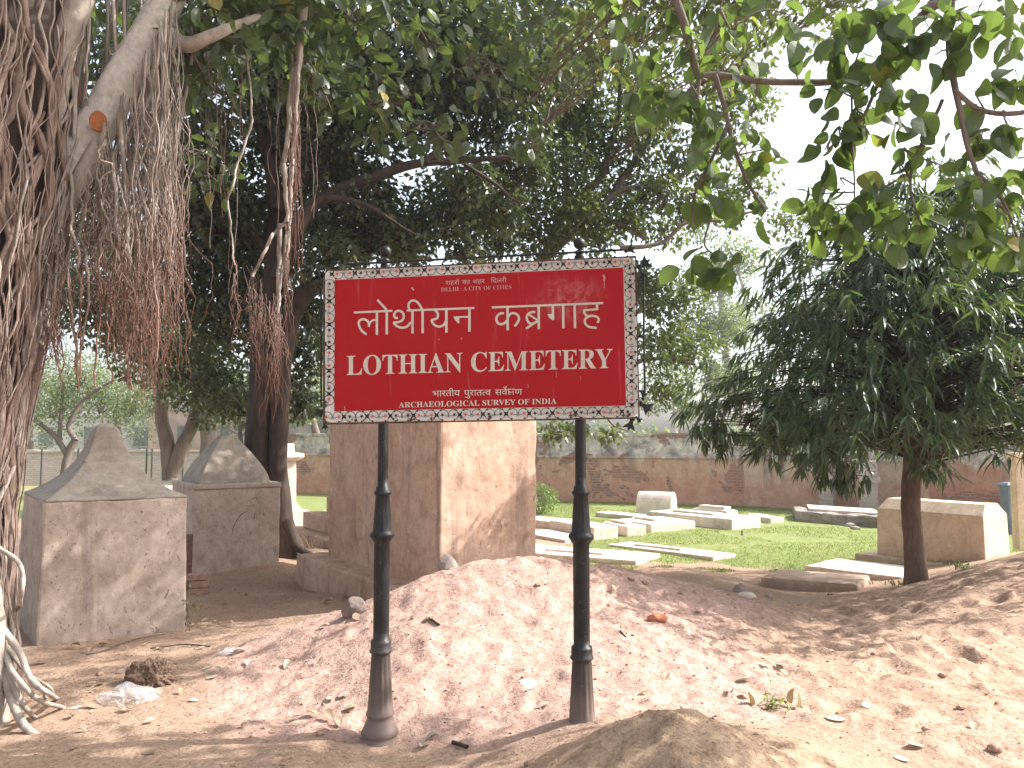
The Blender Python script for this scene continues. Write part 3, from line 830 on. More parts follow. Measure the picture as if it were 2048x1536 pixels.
p_ = P(215, 960, 44); building(p_, 11, 6, 2.7, "long pale building far behind the forked trees at the left", CONC2, [(.12, 1.1, .9, 1.1), (.34, 1.1, .9, 1.1), (.56, 1.1, .9, 1.1), (.8, 1.1, .9, 1.1)], CONC2)
# red cloth bundle on the far ground
t = stone("flower_heap", on_z(104, 972, 0.1), .2, "orange red heap of flowers by the far left wall", mat_plain("orange_petals", (0.55, 0.13, 0.06), .8, .2, .5, 12), "flowers", (1.2, .8, .5))

# ------------------------------------------------------------------ the sign
th = math.radians(6.9)
SE1 = np.array([math.cos(th), -math.sin(th), 0.0]); SN = np.array([-math.sin(th), -math.cos(th), 0.0])
SO = P(1276, 833, 3.95)
def sp(px, py, off=0.0):
    """where the sight line of a measured point meets the sign board, lifted off it by off metres"""
    d = ray(px, py)
    t = np.dot(SO - CAM, SN) / np.dot(d, SN)
    return CAM + d * t + SN * off
def mat_sign(name, c, dirt, rough, amt, spec=.5):
    m = N(name)
    n1 = m.noise(2.2, 6, .65); n2 = m.noise(30, 4, .6)
    col = m.mix(m.math('MULTIPLY', m.sm(n1, .42, .75), amt), c, dirt)
    col = m.mix(m.math('MULTIPLY', m.sm(n2, .60, .68), amt * .8), col, tuple(x * .55 + .03 for x in dirt))
    streak = m.noise(1, 4, .6, m.map((26, 26, 1.4)), .2)
    col = m.mix(m.math('MULTIPLY', m.sm(streak, .56, .7), amt * .6), col, dirt)
    rr = m.math('ADD', rough, m.math('MULTIPLY', n1, .25))
    return m.done(col, rr, spec)
def mat_red():
    m = N("red_enamel")
    n1 = m.noise(2.0, 5, .6); n2 = m.noise(45, 4, .6)
    col = m.mix(m.math('MULTIPLY', m.sm(n1, .35, .75), .5), (0.35, 0.006, 0.010), (0.39, 0.014, 0.019))
    # pale blotchy patch in the upper right of the board, water runs below it
    ctr = sp(1140, 598)
    dv = m.n("ShaderNodeVectorMath", operation='DISTANCE'); m.L(m.map((1, 1, 1.5), (0, 0, -ctr[2] * .5)), dv.inputs[0]); dv.inputs[1].default_value = tuple(ctr)
    patch = m.math('SUBTRACT', 1.0, m.sm(dv.outputs["Value"], .06, .24))
    streak = m.noise(1, 5, .65, m.map((30, 30, 2.2)), .4)
    blot = m.noise(16, 5, .7, None, 1.0)
    f = m.math('MULTIPLY', patch, m.math('ADD', m.math('MULTIPLY', m.sm(blot, .42, .62), .55), m.math('MULTIPLY', m.sm(streak, .45, .65), .3)))
    col = m.mix(m.math('MULTIPLY', f, .55), col, (0.55, 0.24, 0.24))
    col = m.mix(m.math('MULTIPLY', m.sm(streak, .60, .72), .18), col, (0.55, 0.25, 0.23))
    col = m.mix(m.math('MULTIPLY', m.sm(n2, .68, .74), .35), col, (0.15, 0.03, 0.03))
    return m.done(col, m.math('ADD', .38, m.math('MULTIPLY', n1, .2)), .16)
RED = mat_red()
WHITE = mat_sign("aged_white_enamel", (0.62, 0.60, 0.56), (0.42, 0.36, 0.31), .4, .7)
CREAM = mat_sign("cream_lettering", (0.58, 0.54, 0.46), (0.44, 0.37, 0.31), .5, .5)
CREAM2 = mat_sign("faded_lettering", (0.52, 0.34, 0.30), (0.42, 0.20, 0.18), .5, .5)
BLACK = mat_plain("black_ornament", (0.022, 0.018, 0.018), .6, .3, .3, 30)
ROSE = mat_plain("red_ornament", (0.50, 0.10, 0.09), .6, .3, .25, 30)
mI = N("black_iron")
i1 = mI.noise(14, 6, .7); i2 = mI.noise(3, 4, .6)
ic = mI.ramp(i1, [(.3, (0.008, 0.008, 0.009)), (.6, (0.016, 0.0155, 0.0155)), (.75, (0.05, 0.045, 0.042))])
dustz = mI.n("ShaderNodeSeparateXYZ"); mI.L(mI.P(), dustz.inputs[0])
dz = mI.math('SUBTRACT', 1.0, mI.sm(mI.math('ADD', dustz.outputs[2], mI.math('MULTIPLY', i2, .6)), .30, .90))
ic = mI.mix(mI.math('MULTIPLY', dz, .75), ic, (0.23, 0.17, 0.145))
chip = mI.sm(mI.noise(70, 3, .6), .66, .70)
ic = mI.mix(mI.math('MULTIPLY', chip, .55), ic, (0.17, 0.135, 0.115))
run_ = mI.sm(mI.noise(1, 4, .6, mI.map((40, 40, 2.5))), .60, .72)
ic = mI.mix(mI.math('MULTIPLY', run_, .35), ic, (0.13, 0.105, 0.09))
IRON = mI.done(ic, .46, .32, mI.bump(i1, .35, .004))
RUST = mat_plain("rusty_edge", (0.10, 0.055, 0.04), .85, .25, .6, 30)

sgn = thing("cemetery_sign", (*(sp(960, 690)[:2] - SN[:2] * .05), 0.0), "red bilingual cemetery name board in a floral white border on two black cast iron posts", "sign")
def plate(name, corners, off, thick, mat, parent, round_px=0):
    pts = []
    n = len(corners)
    for i, c in enumerate(corners):
        c = np.array(c, float)
        if round_px:
            a = np.array(corners[i - 1], float) - c; b = np.array(corners[(i + 1) % n], float) - c
            a = a / np.linalg.norm(a) * round_px; b = b / np.linalg.norm(b) * round_px
            for t in np.linspace(0, 1, 6):
                pts.append(c + a * (1 - t) ** 2 + b * t ** 2)
        else: pts.append(c)
    f = [sp(p[0], p[1], off) for p in pts]; bk = [p - SN * thick for p in f]
    mb = MB(); mb.loft([bk, f])
    return solid(name, mb, mat, parent, 0)
panel = plate("panel", [(650, 541), (650, 845), (1276, 833), (1269, 513)], 0.0, .014, WHITE, sgn, 13)
field = plate("red_field", [(670, 560), (669, 822.5), (1252, 811), (1246.5, 535.5)], .003, .002, RED, sgn)
fr = MB()
for a, b, wpx in (((650, 846), (1277, 834), 3.2), ((649, 554), (649, 847), 2.2), ((1277, 836), (1270, 512), 2.5), ((660, 540), (1270, 512), 2.2)):
    a = np.array(a, float); b = np.array(b, float); nn = np.array([-(b - a)[1], (b - a)[0]]); nn = nn / np.linalg.norm(nn) * wpx
    q = [a, b, b + nn, a + nn]
    f = [sp(p[0], p[1], .006) for p in q]; bk = [p - SN * .028 for p in f]
    fr.loft([bk, f])
solid("edge_frame", fr, RUST, sgn, .001)

class Decal:
    """flat painted shapes a little proud of the board"""
    def __init__(s, off): s.v = []; s.f = []; s.off = off; s.k = 0
    def poly(s, pts):
        n = len(s.v); o = s.off + (s.k % 40) * 2.5e-5; s.k += 1
        s.v += [sp(x, y, o) for x, y in pts]
        from mathutils.geometry import tessellate_polygon
        for t in tessellate_polygon([[Vector((x, y, 0)) for x, y in pts]]): s.f.append([n + i for i in t])
    def stroke(s, pts, wpx, curve=True, n=24):
        p = np.array(pts, float)
        if curve and len(p) > 2: p = spline(p, n)
        t = np.gradient(p, axis=0); t /= np.linalg.norm(t, axis=1)[:, None] + 1e-9
        nn = np.stack([-t[:, 1], t[:, 0]], 1) * wpx / 2
        o = s.off + (s.k % 40) * 2.5e-5; s.k += 1
        b = len(s.v)
        for i in range(len(p)):
            s.v += [sp(*(p[i] + nn[i]), o), sp(*(p[i] - nn[i]), o)]
        for i in range(len(p) - 1): s.f.append([b + 2 * i, b + 2 * i + 1, b + 2 * i + 3, b + 2 * i + 2])
    def make(s, name, mat, parent):
        me = mesh(s.v, s.f)
        bm = bmesh.new(); bm.from_mesh(me)
        bm.normal_update()
        for f in bm.faces:
            if f.normal.dot(Vector(SN)) < 0: f.normal_flip()
        bm.to_mesh(me); bm.free()
        return link(name, me, mat, parent)
# large Devanagari line, pen strokes
hd = Decal(.005)
def zl(pts): return [(640 + x / 6.4, 580 + y / 6.4) for x, y in pts]
def zr(pts): return [(940 + x / 6.4, 580 + y / 6.4) for x, y in pts]
VW, HW, CW = 4.9, 3.9, 4.5
hd.stroke(zl([(438, 290), (930, 268)]), HW, False); hd.stroke(zl([(1113, 265), (1978, 232)]), HW, False)
hd.stroke(zl([(600, 570), (545, 530), (508, 470), (500, 420), (520, 385), (565, 376), (608, 394), (630, 430), (628, 472)]), CW)
hd.stroke(zl([(628, 460), (645, 420), (675, 392), (718, 385)]), 3.6)
hd.stroke(zl([(732, 280), (732, 575)]), VW, False); hd.stroke(zl([(858, 265), (858, 570)]), VW, False)
hd.stroke(zl([(738, 128), (858, 258)]), 4.4, False)
hd.stroke(zl([(1002, 358), (965, 358), (952, 322), (970, 282), (1015, 268), (1058, 288), (1077, 335), (1060, 385), (1010, 412), (942, 418)]), CW)
hd.stroke(zl([(942, 418), (985, 462), (1050, 484), (1115, 470), (1168, 412)]), CW)
hd.stroke(zl([(1187, 262), (1187, 557)]), VW, False); hd.stroke(zl([(1316, 250), (1316, 555)]), VW, False)
hd.stroke(zl([(1152, 258), (1135, 212), (1150, 160), (1195, 135), (1245, 155), (1285, 203), (1312, 262)]), 4.3)
hd.stroke(zl([(1472, 262), (1505, 290), (1512, 335), (1490, 370), (1430, 384)]), CW)
hd.stroke(zl([(1430, 384), (1448, 430), (1490, 462), (1540, 470), (1590, 445), (1612, 400)]), CW)
hd.stroke(zl([(1620, 250), (1620, 547)]), VW, False); hd.stroke(zl([(1915, 240), (1915, 535)]), VW, False)
hd.stroke(zl([(1725, 350), (1900, 345)]), 3.5, False)
hd.poly(zl([(1713, 345), (1785, 348), (1784, 425), (1775, 432), (1762, 420), (1722, 372)]))
hd.stroke(zr([(282, 225), (1703, 170)]), 4.1, False)
hd.stroke(zr([(482, 215), (484, 518)]), VW, False)
hd.stroke(zr([(437, 300), (390, 302), (352, 335), (339, 375), (355, 420), (400, 441), (445, 425), (478, 388)]), CW)
hd.stroke(zr([(488, 348), (520, 307), (565, 299), (610, 322), (629, 365), (612, 415), (572, 466)]), CW)
hd.stroke(zr([(836, 288), (795, 283), (747, 310), (727, 355), (742, 405), (785, 434), (830, 420), (872, 390)]), CW)
hd.stroke(zr([(758, 318), (868, 388)]), 3.6, False); hd.stroke(zr([(860, 402), (716, 497)]), 4.2, False)
hd.stroke(zr([(880, 205), (882, 503)]), VW, False)
hd.stroke(zr([(1060, 200), (1064, 380)]), VW, False)
hd.poly(zr([(993, 312), (1050, 308), (1080, 330), (1080, 380), (1070, 390), (1052, 386), (1018, 360)]))
hd.stroke(zr([(1193, 195), (1196, 493)]), VW, False); hd.stroke(zr([(1340, 190), (1345, 490)]), VW, False)
hd.stroke(zr([(1625, 175), (1627, 252)]), 4.6, False)
hd.stroke(zr([(1642, 246), (1455, 262)]), 4.0, False)
hd.stroke(zr([(1460, 255), (1466, 300), (1495, 332), (1535, 340)]), CW)
hd.stroke(zr([(1495, 348), (1555, 332), (1620, 345), (1648, 380), (1630, 422)]), CW)
hd.stroke(zr([(1510, 345), (1474, 375), (1475, 430), (1525, 474), (1622, 488)]), CW)
hd.make("hindi_lettering", CREAM, sgn)

def font_mesh(text, thin=0.0):
    c = bpy.data.curves.new("t", "FONT"); c.body = text; c.size = 1; c.resolution_u = 3; c.offset = thin
    o = bpy.data.objects.new("t", c); COL.objects.link(o)
    dg = bpy.context.evaluated_depsgraph_get()
    me = bpy.data.meshes.new_from_object(o.evaluated_get(dg))
    bpy.data.objects.remove(o)
    v = np.zeros(len(me.vertices) * 3); me.vertices.foreach_get("co", v); v = v.reshape(-1, 3)
    return v, [list(p.vertices) for p in me.polygons]
def serif(s): return "".join(chr(0x1D400 + ord(ch) - 65) if "A" <= ch <= "Z" else ch for ch in s)
def set_text(name, text, p0, p1, cap, mat, thin=0.0, off=.005, capunits=None):
    """baseline from p0 to p1 (pixels of the photograph), cap height in pixels"""
    v, f = font_mesh(text, thin)
    x0, x1 = v[:, 0].min(), v[:, 0].max()
    h = capunits or v[:, 1].max()
    p0 = np.array(p0, float); p1 = np.array(p1, float)
    out = []
    for x, y, _ in v:
        u = (x - x0) / (x1 - x0)
        q = p0 + (p1 - p0) * u
        out.append(sp(q[0], q[1] - y / h * cap, off))
    me = mesh(out, f)
    return link(name, me, mat, sgn)
set_text("english_lettering", serif("LOTHIAN CEMETERY"), (693.9, 750.3), (1225, 736.0), 38.0, CREAM, 0.0, .005, .676)
set_text("english_lettering", serif("ARCHAEOLOGICAL SURVEY OF INDIA"), (798, 815.2), (1113.3, 807.5), 10.6, CREAM, 0.0, .005, .676)
set_text("english_lettering", serif("DELHI : A CITY OF CITIES"), (882.4, 583.3), (1022.9, 578.0), 7.6, CREAM2, -0.012, .005, .676)

# small Devanagari lines set glyph by glyph
def dev_line(tokens, name, p0, p1, hpx, mat, wpx):
    """tokens: (glyph text, mode); modes: '' whole, 'half' (stem cut away), 'ksha', 'sp'; marks ride on the glyph before"""
    V = []; F = []; x = 0.0; strokes = []
    for g, mode in tokens:
        if mode == 'sp': x += .42; continue
        if mode == 'ksha':
            strokes += [[(x + .02, .64), (x + .74, .64)], [(x + .60, .64), (x + .60, 0)], [(x + .30, .60), (x + .12, .52), (x + .10, .40), (x + .30, .36), (x + .14, .28), (x + .12, .14), (x + .24, .06), (x + .36, .12)], [(x + .18, .20), (x + .40, .30), (x + .60, .30)]]
            x += .74; continue
        v, f = font_mesh(g)
        x0, x1 = v[:, 0].min(), v[:, 0].max()
        if mode == 'half':
            keep = x0 + (x1 - x0) * .60
            f = [q for q in f if np.mean([v[i][0] for i in q]) < keep]
            v = v.copy(); v[:, 0] = np.minimum(v[:, 0], keep + .02); x1 = keep
        n = len(V)
        V += [(a - x0 + x, b) for a, b, _ in v]; F += [[n + i for i in q] for q in f]
        x += .25 if mode == 'i' else (x1 - x0) - .03
        if mode == 'reph': strokes.append([(x - .30, .68), (x - .16, .80), (x - .06, .92), (x - .18, .98)])
        if mode == 'dot': strokes.append([(x - .07, .90), (x - .01, .90)])
    W_ = x; p0 = np.array(p0, float); p1 = np.array(p1, float)
    mp = lambda a, b: (p0 + (p1 - p0) * (a / W_) - np.array([0, b / .64 * hpx]))
    d = Decal(.005)
    d.v = [sp(*mp(a, b), .005) for a, b in V]; d.f = F; d.k = 1
    for st in strokes: d.stroke([mp(a, b) for a, b in st], wpx, len(st) > 2, 12)
    d.make(name, mat, sgn)
dev_line([("श", ''), ("ह", ''), ("रो", 'dot'), ("", 'sp'), ("का", ''), ("", 'sp'), ("श", ''), ("ह", ''), ("र", ''), ("", 'sp'), ("", 'sp'), ("ि", 'i'), ("द", ''), ("ल", 'half'), ("ली", '')],
         "hindi_lettering", (891.8, 570.2), (1013, 564.6), 8.0, CREAM2, .9)
dev_line([("भा", ''), ("र", ''), ("ती", ''), ("य", ''), ("", 'sp'), ("पु", ''), ("रा", ''), ("त", ''), ("त", 'half'), ("व", ''), ("", 'sp'), ("स", ''), ("वे", 'reph'), ("", 'ksha'), ("ण", '')],
         "hindi_lettering", (865.5, 793.2), (1044, 789.5), 11.6, CREAM, 1.2)

# floral scroll border
orb = Decal(.0042); ror = Decal(.0046)
def star(d, c, r, n, inner, rot):
    d.poly([(c[0] + (r if i % 2 == 0 else r * inner) * math.cos(rot + math.pi * i / n), c[1] + (r if i % 2 == 0 else r * inner) * math.sin(rot + math.pi * i / n)) for i in range(2 * n)])
def run(p0, p1, period, start, inward, seq0=0):
    p0 = np.array(p0, float); p1 = np.array(p1, float); L = np.linalg.norm(p1 - p0); d = (p1 - p0) / L
    inn = np.array(inward, float)
    el = ((0.0, 'r', 1), (.24, 'r', -1), (.366, 'x', 0), (.507, 'b', 1), (.732, 'b', -1), (.866, 'x', 0))
    k = -1
    while True:
        k += 1
        base = start + period * (k - 1)
        if base > L: break
        for f, kind, sgn_ in el:
            s_ = base + f * period
            if s_ < 0 or s_ > L: continue
            c = p0 + d * s_
            if kind == 'x':
                star(orb, c, 7.4, 4, .40, math.pi / 4 + math.atan2(d[1], d[0])); continue
            sc = 10.3; cc = c
            # C shaped scroll opening along the run
            a0 = math.atan2(d[1], d[0])
            side = sgn_
            hand = 1 if (d[0] * inn[1] - d[1] * inn[0]) > 0 else -1
            pts = []
            for q in np.linspace(-.15, 1.45, 15):
                a = a0 + (math.pi * q if side > 0 else math.pi - math.pi * q) * hand
                pts.append(cc + sc * np.array([math.cos(a), math.sin(a)]))
            orb.stroke(pts, 1.05, False)
            e = pts[-1]; star(orb, e, 2.6, 3, .6, a0)
            mid = pts[7]; star(orb, mid, 2.5, 3, .6, a0 + 1)
            orb.stroke([cc + d * side * 3, cc + d * side * 6 - inn * 3, cc + d * side * 9], .8, True, 6)
            (ror if kind == 'r' else orb)
            star(ror if kind == 'r' else orb, cc - d * side * 1.5, 4.7, 5, .42, a0 + .4)
run((664, 548.5), (1258, 522.5), 92.6, 12.5, (0, 1))
run((654, 834), (1268, 823), 92.6, 0.5, (0, -1))
run((659.5, 565), (658.5, 822), 92.6, 50, (1, 0))
run((1259.3, 536), (1264, 812), 95.0, 49, (-1, 0))
mk = Decal(.0056)                                  # bird lime, a drip and scratches on the board
mk.stroke([(1207, 550), (1208.5, 556), (1208, 562)], 3.6); mk.stroke([(1208, 562), (1208.6, 570), (1208, 577)], 1.1)
mk.stroke([(824, 575), (828, 581)], 3.2, False); mk.stroke([(690, 812), (690.5, 822)], 1.0, False); mk.stroke([(1056, 768), (1056.4, 776)], .8, False)
mk.stroke([(1112, 742), (1113, 755)], .8, False); mk.stroke([(1160, 752), (1161, 760)], .8, False); mk.stroke([(878, 678), (879, 681)], 1.6, False); mk.stroke([(923, 676), (924, 679)], 1.4, False)
mk.make("paint_marks", CREAM2, sgn)
rs = Decal(.0053)
for i_ in range(26):
    u_ = rng.random(); e_ = [(660 + 610 * u_, 842 - 11 * u_ - rng.uniform(0, 3)), (652, 565 + 270 * u_), (1266 + 6 * u_, 525 + 300 * u_)][i_ % 3 if i_ % 2 else 0]
    star(rs, e_, rng.uniform(1.5, 4.5), 4, rng.uniform(.5, .9), rng.random() * 3)
rs.make("rust_spots", RUST, sgn)
orb.make("scroll_border", BLACK, sgn)
ror.make("border_flowers", ROSE, sgn)

# wrought iron side rods and fleur corners
def rod(name, pts, r, off=-.01, k=6):
    tb = Tubes(); tb.add(np.array([sp(x, y, off) for x, y in pts]), r, k, (0, 0)); return link(name, tb.mesh(), IRON, sgn)
rod("rod", [(690, 527), (1000, 511), (1262, 497)], .006, -.02)
rod("rod", [(1287, 545), (1288, 680), (1290, 785)], .006)
rod("rod", [(641, 575), (641, 690), (641, 815)], .005)
for q in ((1287, 560), (1287.5, 672), (1289, 782)): rod("rod_link", [(1272, q[1]), q], .006)
for q in ((641, 600), (641, 800)): rod("rod_link", [(650, q[1]), q], .005)
for x0_, x1_ in ((985, 987), (1090, 1092)): rod("rod_link", [(x0_, 530 - (x0_ - 985) * .05), (x1_, 511 - (x0_ - 985) * .05)], .005, -.02)
def fleur(name, c, ang, s, off=-.012):
    """three pointed lily with a ball root, cut from plate"""
    o = [(-9, -3), (-4, -5), (2, -6), (8, -12), (17, -17), (14, -9), (13, -4), (22, 0), (13, 4), (14, 9), (17, 17), (8, 12), (2, 6), (-4, 5), (-9, 3)]
    ca, sa = math.cos(ang), math.sin(ang)
    pts = [(c[0] + s * (x * ca - y * sa), c[1] + s * (x * sa + y * ca)) for x, y in o]
    f = [sp(x, y, off + .006) for x, y in pts]; bk = [p - SN * .012 for p in f]
    mb = MB(); mb.loft([bk, f]); o_ = solid(name, mb, IRON, sgn, .002)
    bm = bmesh.new(); bmesh.ops.create_icosphere(bm, subdivisions=2, radius=.017 * s)
    me = bpy.data.meshes.new("m"); bm.to_mesh(me); bm.free()
    me.transform(Matrix.Translation(Vector(sp(c[0] - 10 * s * ca, c[1] - 10 * s * sa, off))))
    me.polygons.foreach_set("use_smooth", [True] * len(me.polygons))
    link("ball", me, IRON, o_, True)
D = math.radians
fleur("fleur", (1258, 499), D(-20), 0.62)
fleur("fleur", (1286, 528), D(-35), 0.85); fleur("fleur", (1284, 548), D(70), .55)
fleur("fleur", (1289, 812), D(35), 0.85); fleur("fleur", (1287, 792), D(-80), .5)
fleur("fleur", (1262, 846), D(110), 0.8); fleur("fleur", (1276, 838), D(45), .45)
fleur("fleur", (643, 822), D(150), .7); fleur("fleur", (648, 850), D(80), .45); fleur("fleur", (643, 565), D(-100), .45)

# cast iron posts, turned profile with flutes
PROF = [(517, 5), (519.5, 9), (523, 9), (526, 6.5), (528.5, 9.5), (532, 10), (545, 10.2), (972, 10.6), (973, 13), (980, 13.5), (983, 16.5), (987, 17.5), (990, 15), (992, 13.9), (1060, 18.4), (1063, 19.5),
        (1066, 23.5), (1071, 24.5), (1075, 22), (1080, 19), (1084, 15.8), (1279, 15.4), (1280, 19.6), (1285, 20), (1297, 20), (1300, 22.5), (1303, 22), (1306, 18.2), (1310, 18.5),
        (1418, 24.5), (1424, 27.5), (1428, 27.5), (1432, 25), (1437, 26), (1455, 33), (1463, 36.5), (1468, 34), (1471, 33), (1476, 37), (1490, 39), (1530, 40)]
FL = ((992, 1060), (1310, 1418))
def post(pxm, remap, rs, ball_y):
    c0 = sp(pxm, 860, -.05); Y = c0[1]; sc = Y / FPX
    prof = [(remap(y), r) for y, r in PROF]
    fine = []
    for i in range(len(prof) - 1):
        (ya, ra), (yb, rb) = prof[i], prof[i + 1]
        for k in range(max(1, int(abs(yb - ya) / 18))):
            u = k / max(1, int(abs(yb - ya) / 18)); fine.append((ya + (yb - ya) * u, ra + (rb - ra) * u))
    fine.append(prof[-1])
    flz = [(remap(a), remap(b)) for a, b in FL]
    NS = 64; rings = []
    for y, r in fine:
        z = P(pxm, y, Y)[2]; R0 = r * sc * rs
        amp = 0
        for a, b in flz:
            if a + 4 <= y <= b - 2: amp = .075 * min(1, (y - a) / 12, (b - y) / 8)
        rings.append([(c0[0] + R0 * (1 - amp * (.5 + .5 * math.cos(12 * t)) ** 2) * math.cos(t), c0[1] + R0 * (1 - amp * (.5 + .5 * math.cos(12 * t)) ** 2) * math.sin(t), z) for t in np.linspace(0, 2 * math.pi, NS, endpoint=False)])
    mb = MB(); mb.loft(rings)
    o = solid("post", mb, IRON, sgn, 0); o.data.polygons.foreach_set("use_smooth", [True] * len(o.data.polygons))
    bm = bmesh.new(); bmesh.ops.create_uvsphere(bm, u_segments=24, v_segments=14, radius=11.6 * sc * rs)
    me = bpy.data.meshes.new("m"); bm.to_mesh(me); bm.free()
    me.transform(Matrix.Translation((c0[0], c0[1], P(pxm, ball_y, Y)[2])))
    me.polygons.foreach_set("use_smooth", [True] * len(me.polygons))
    link("finial", me, IRON, o)
post(761.5, lambda y: y, 1.0, 503)
post(1160.2, lambda y: 486 + (y - 503) * (971 - 486) / (972 - 503) if y < 972 else 971 + (y - 972) * 1.044, 1.04, 487)

# ------------------------------------------------------------------ trees
OVATE10 = (np.array([(0, 0, 0), (.33, 0, 0), (.7, 0, 0), (1, 0, 0), (.15, .34, .05), (.45, .5, .07), (.82, .30, .04), (.15, -.34, .05), (.45, -.5, .07), (.82, -.30, .04)]),
           np.array([(0, 1, 4), (1, 5, 4), (1, 2, 5), (2, 6, 5), (2, 3, 6), (0, 7, 1), (1, 7, 8), (1, 8, 2), (2, 8, 9), (2, 9, 3)]))
OVATE5 = (np.array([(0, 0, 0), (.5, 0, 0), (1, 0, 0), (.45, .5, .09), (.45, -.5, .09)]), np.array([(0, 1, 3), (1, 2, 3), (0, 4, 1), (1, 4, 2)]))
LANCE = (np.array([(0, 0, 0), (.35, 0, 0), (.7, 0, 0), (1, 0, 0), (.3, .5, .12), (.65, .36, .08), (.3, -.5, .12), (.65, -.36, .08)]),
         np.array([(0, 1, 4), (1, 5, 4), (1, 2, 5), (2, 3, 5), (0, 6, 1), (1, 6, 7), (1, 7, 2), (2, 7, 3)]))
CARD = (np.array([(0, 0, 0), (.5, .5, .05), (1, 0, 0), (.5, -.5, .05)]), np.array([(0, 1, 3), (1, 2, 3)]))
def unit(v): return v / (np.linalg.norm(v, axis=-1, keepdims=True) + 1e-9)
def leaf_arrays(base, d, nrm, L, W, tmpl, bend=.15, rnd=None):
    T, F = tmpl
    n = len(base); d = unit(d)
    y = unit(np.cross(nrm, d)); z = np.cross(d, y)
    L = np.broadcast_to(L, (n,)); W = np.broadcast_to(W, (n,))
    x_ = T[None, :, 0] * L[:, None]; y_ = T[None, :, 1] * W[:, None]; z_ = T[None, :, 2] * W[:, None] - (T[None, :, 0] ** 2) * (L * bend)[:, None]
    V = base[:, None, :] + x_[..., None] * d[:, None] + y_[..., None] * y[:, None] + z_[..., None] * z[:, None]
    Fa = F[None] + (np.arange(n) * len(T))[:, None, None]
    r = rng.random(n) if rnd is None else rnd
    return V.reshape(-1, 3), Fa.reshape(-1, 3), np.repeat(r, len(T))
class Leaves:
    def __init__(s): s.V = []; s.F = []; s.r = []; s.n = 0
    def add(s, *a, **k):
        V, F, r = leaf_arrays(*a, **k)
        s.V.append(V); s.F.append(F + s.n); s.r.append(r); s.n += len(V)
    def make(s, name, mat, parent, smooth=False):
        me = np_mesh(np.concatenate(s.V), np.concatenate(s.F), smooth, {"rnd": np.concatenate(s.r)})
        return link(name, me, mat, parent)
def blob_pts(c, r, n, thr=-.25, f=1.6, sq=.8, seed=0):
    """clumpy points in an uneven ball"""
    out = []
    while sum(map(len, out)) < n:
        q = rng.normal(size=(n * 2, 3)); q = unit(q) * (rng.random((n * 2, 1)) ** .45)
        q[:, 2] *= sq
        p = c + q * r
        nz = vnoise(p[:, 0] * f + p[:, 2] * f * .31, p[:, 1] * f * .7 + p[:, 2] * f * .83, 31 + seed)
        out.append(p[nz > thr])
    return np.concatenate(out)[:n]
def blob_leaves(lv, c, r, n, L, W, tmpl, thr=-.25, droop=.35, f=1.6, bend=.15, sq=.8, shade=0.0):
    p = blob_pts(np.array(c), r, n, thr, f, sq)
    d = rng.normal(size=(n, 3)) * .8 + (p - c) / r * .6; d[:, 2] -= droop
    nn = rng.normal(size=(n, 3)) * .55 + np.array([0, 0, 1.0])
    s_ = rng.uniform(.7, 1.2, n)
    lv.add(p, d, nn, L * s_, W * s_, tmpl, bend)
def twigs(tb, c, r, n, r0=.012, root=None, age=0.0):
    """thin branches through a leaf clump, starting at root"""
    c = np.array(c); root = c - np.array([0, 0, r * .5]) if root is None else np.array(root)
    for k in range(n):
        e = c + unit(rng.normal(size=3)) * r * rng.uniform(.5, .95)
        mid = (root + c) / 2 + rng.normal(size=3) * r * .15
        tb.add(wig(spline([root, mid, c + rng.normal(size=3) * r * .25, e], 12), .04, 2, rng.random() * 50), np.linspace(r0, .003, 13)[:13], 4, (age, age))
def trunk_tube(tb, pts, rads, k=12, n=28, amp=.03, seed=1.0, flare=0.0):
    p = spline(pts, n); u = np.linspace(0, 1, len(p)); r = np.interp(u, np.linspace(0, 1, len(rads)), rads)
    V, F, t = tube_arrays(wig(p, amp, 1.2, seed), r, k)
    for i in range(len(V)):                    # fluted, lumpy surface
        q = Vector(V[i]) * 5.0
        ctr = p[i // k]
        dirv = V[i] - ctr
        V[i] = ctr + dirv * (1 + .16 * mnoise.noise(Vector((q.x, q.y, q.z * .25))) + .06 * mnoise.noise(q * 3))
    tb.V.append(V); tb.F.append(F + tb.n); tb.n += len(V); tb.a.append(np.zeros(len(V)))

BARK_BAN = mat_bark("fig_bark", (0.10, 0.065, 0.05), (0.27, 0.20, 0.165), (0.17, 0.072, 0.046), 1.0, .5)
BARK_PALE = mat_bark("pale_fig_bark", (0.22, 0.18, 0.15), (0.44, 0.385, 0.335), (0.24, 0.13, 0.09), .8, .6)
BARK_LIMB = mat_bark("sunlit_pale_limb_bark", (0.34, 0.30, 0.265), (0.62, 0.57, 0.52), (0.3, 0.2, 0.15), .8, .8)  # pale bark, lightened further to read as sunlit
BARK_ROOT = mat_bark("aerial_root_bark", (0.15, 0.115, 0.095), (0.40, 0.34, 0.30), (0.135, 0.058, 0.038), 1.2, .5)
BARK_DK = mat_bark("dark_bark", (0.028, 0.019, 0.016), (0.085, 0.060, 0.049), None, 1.0)
BARK_GR = mat_bark("grey_branch", (0.085, 0.066, 0.056), (0.22, 0.175, 0.15), None, 1.0)
LF_DARK = mat_leaf("dark_fig_leaf", (0.032, 0.044, 0.028), (0.055, 0.074, 0.044), (0.092, 0.118, 0.058), .37, .18, (0.26, 0.34, 0.05))
LF_NEAR = mat_leaf("broad_fig_leaf", (0.030, 0.048, 0.024), (0.046, 0.078, 0.030), (0.085, 0.125, 0.036), .40, .40, (0.25, 0.37, 0.06), odd_at=0.997)
LF_BAN = mat_leaf("banyan_leaf", (0.028, 0.042, 0.026), (0.044, 0.066, 0.036), (0.075, 0.105, 0.042), .36, .26, (0.27, 0.38, 0.05))
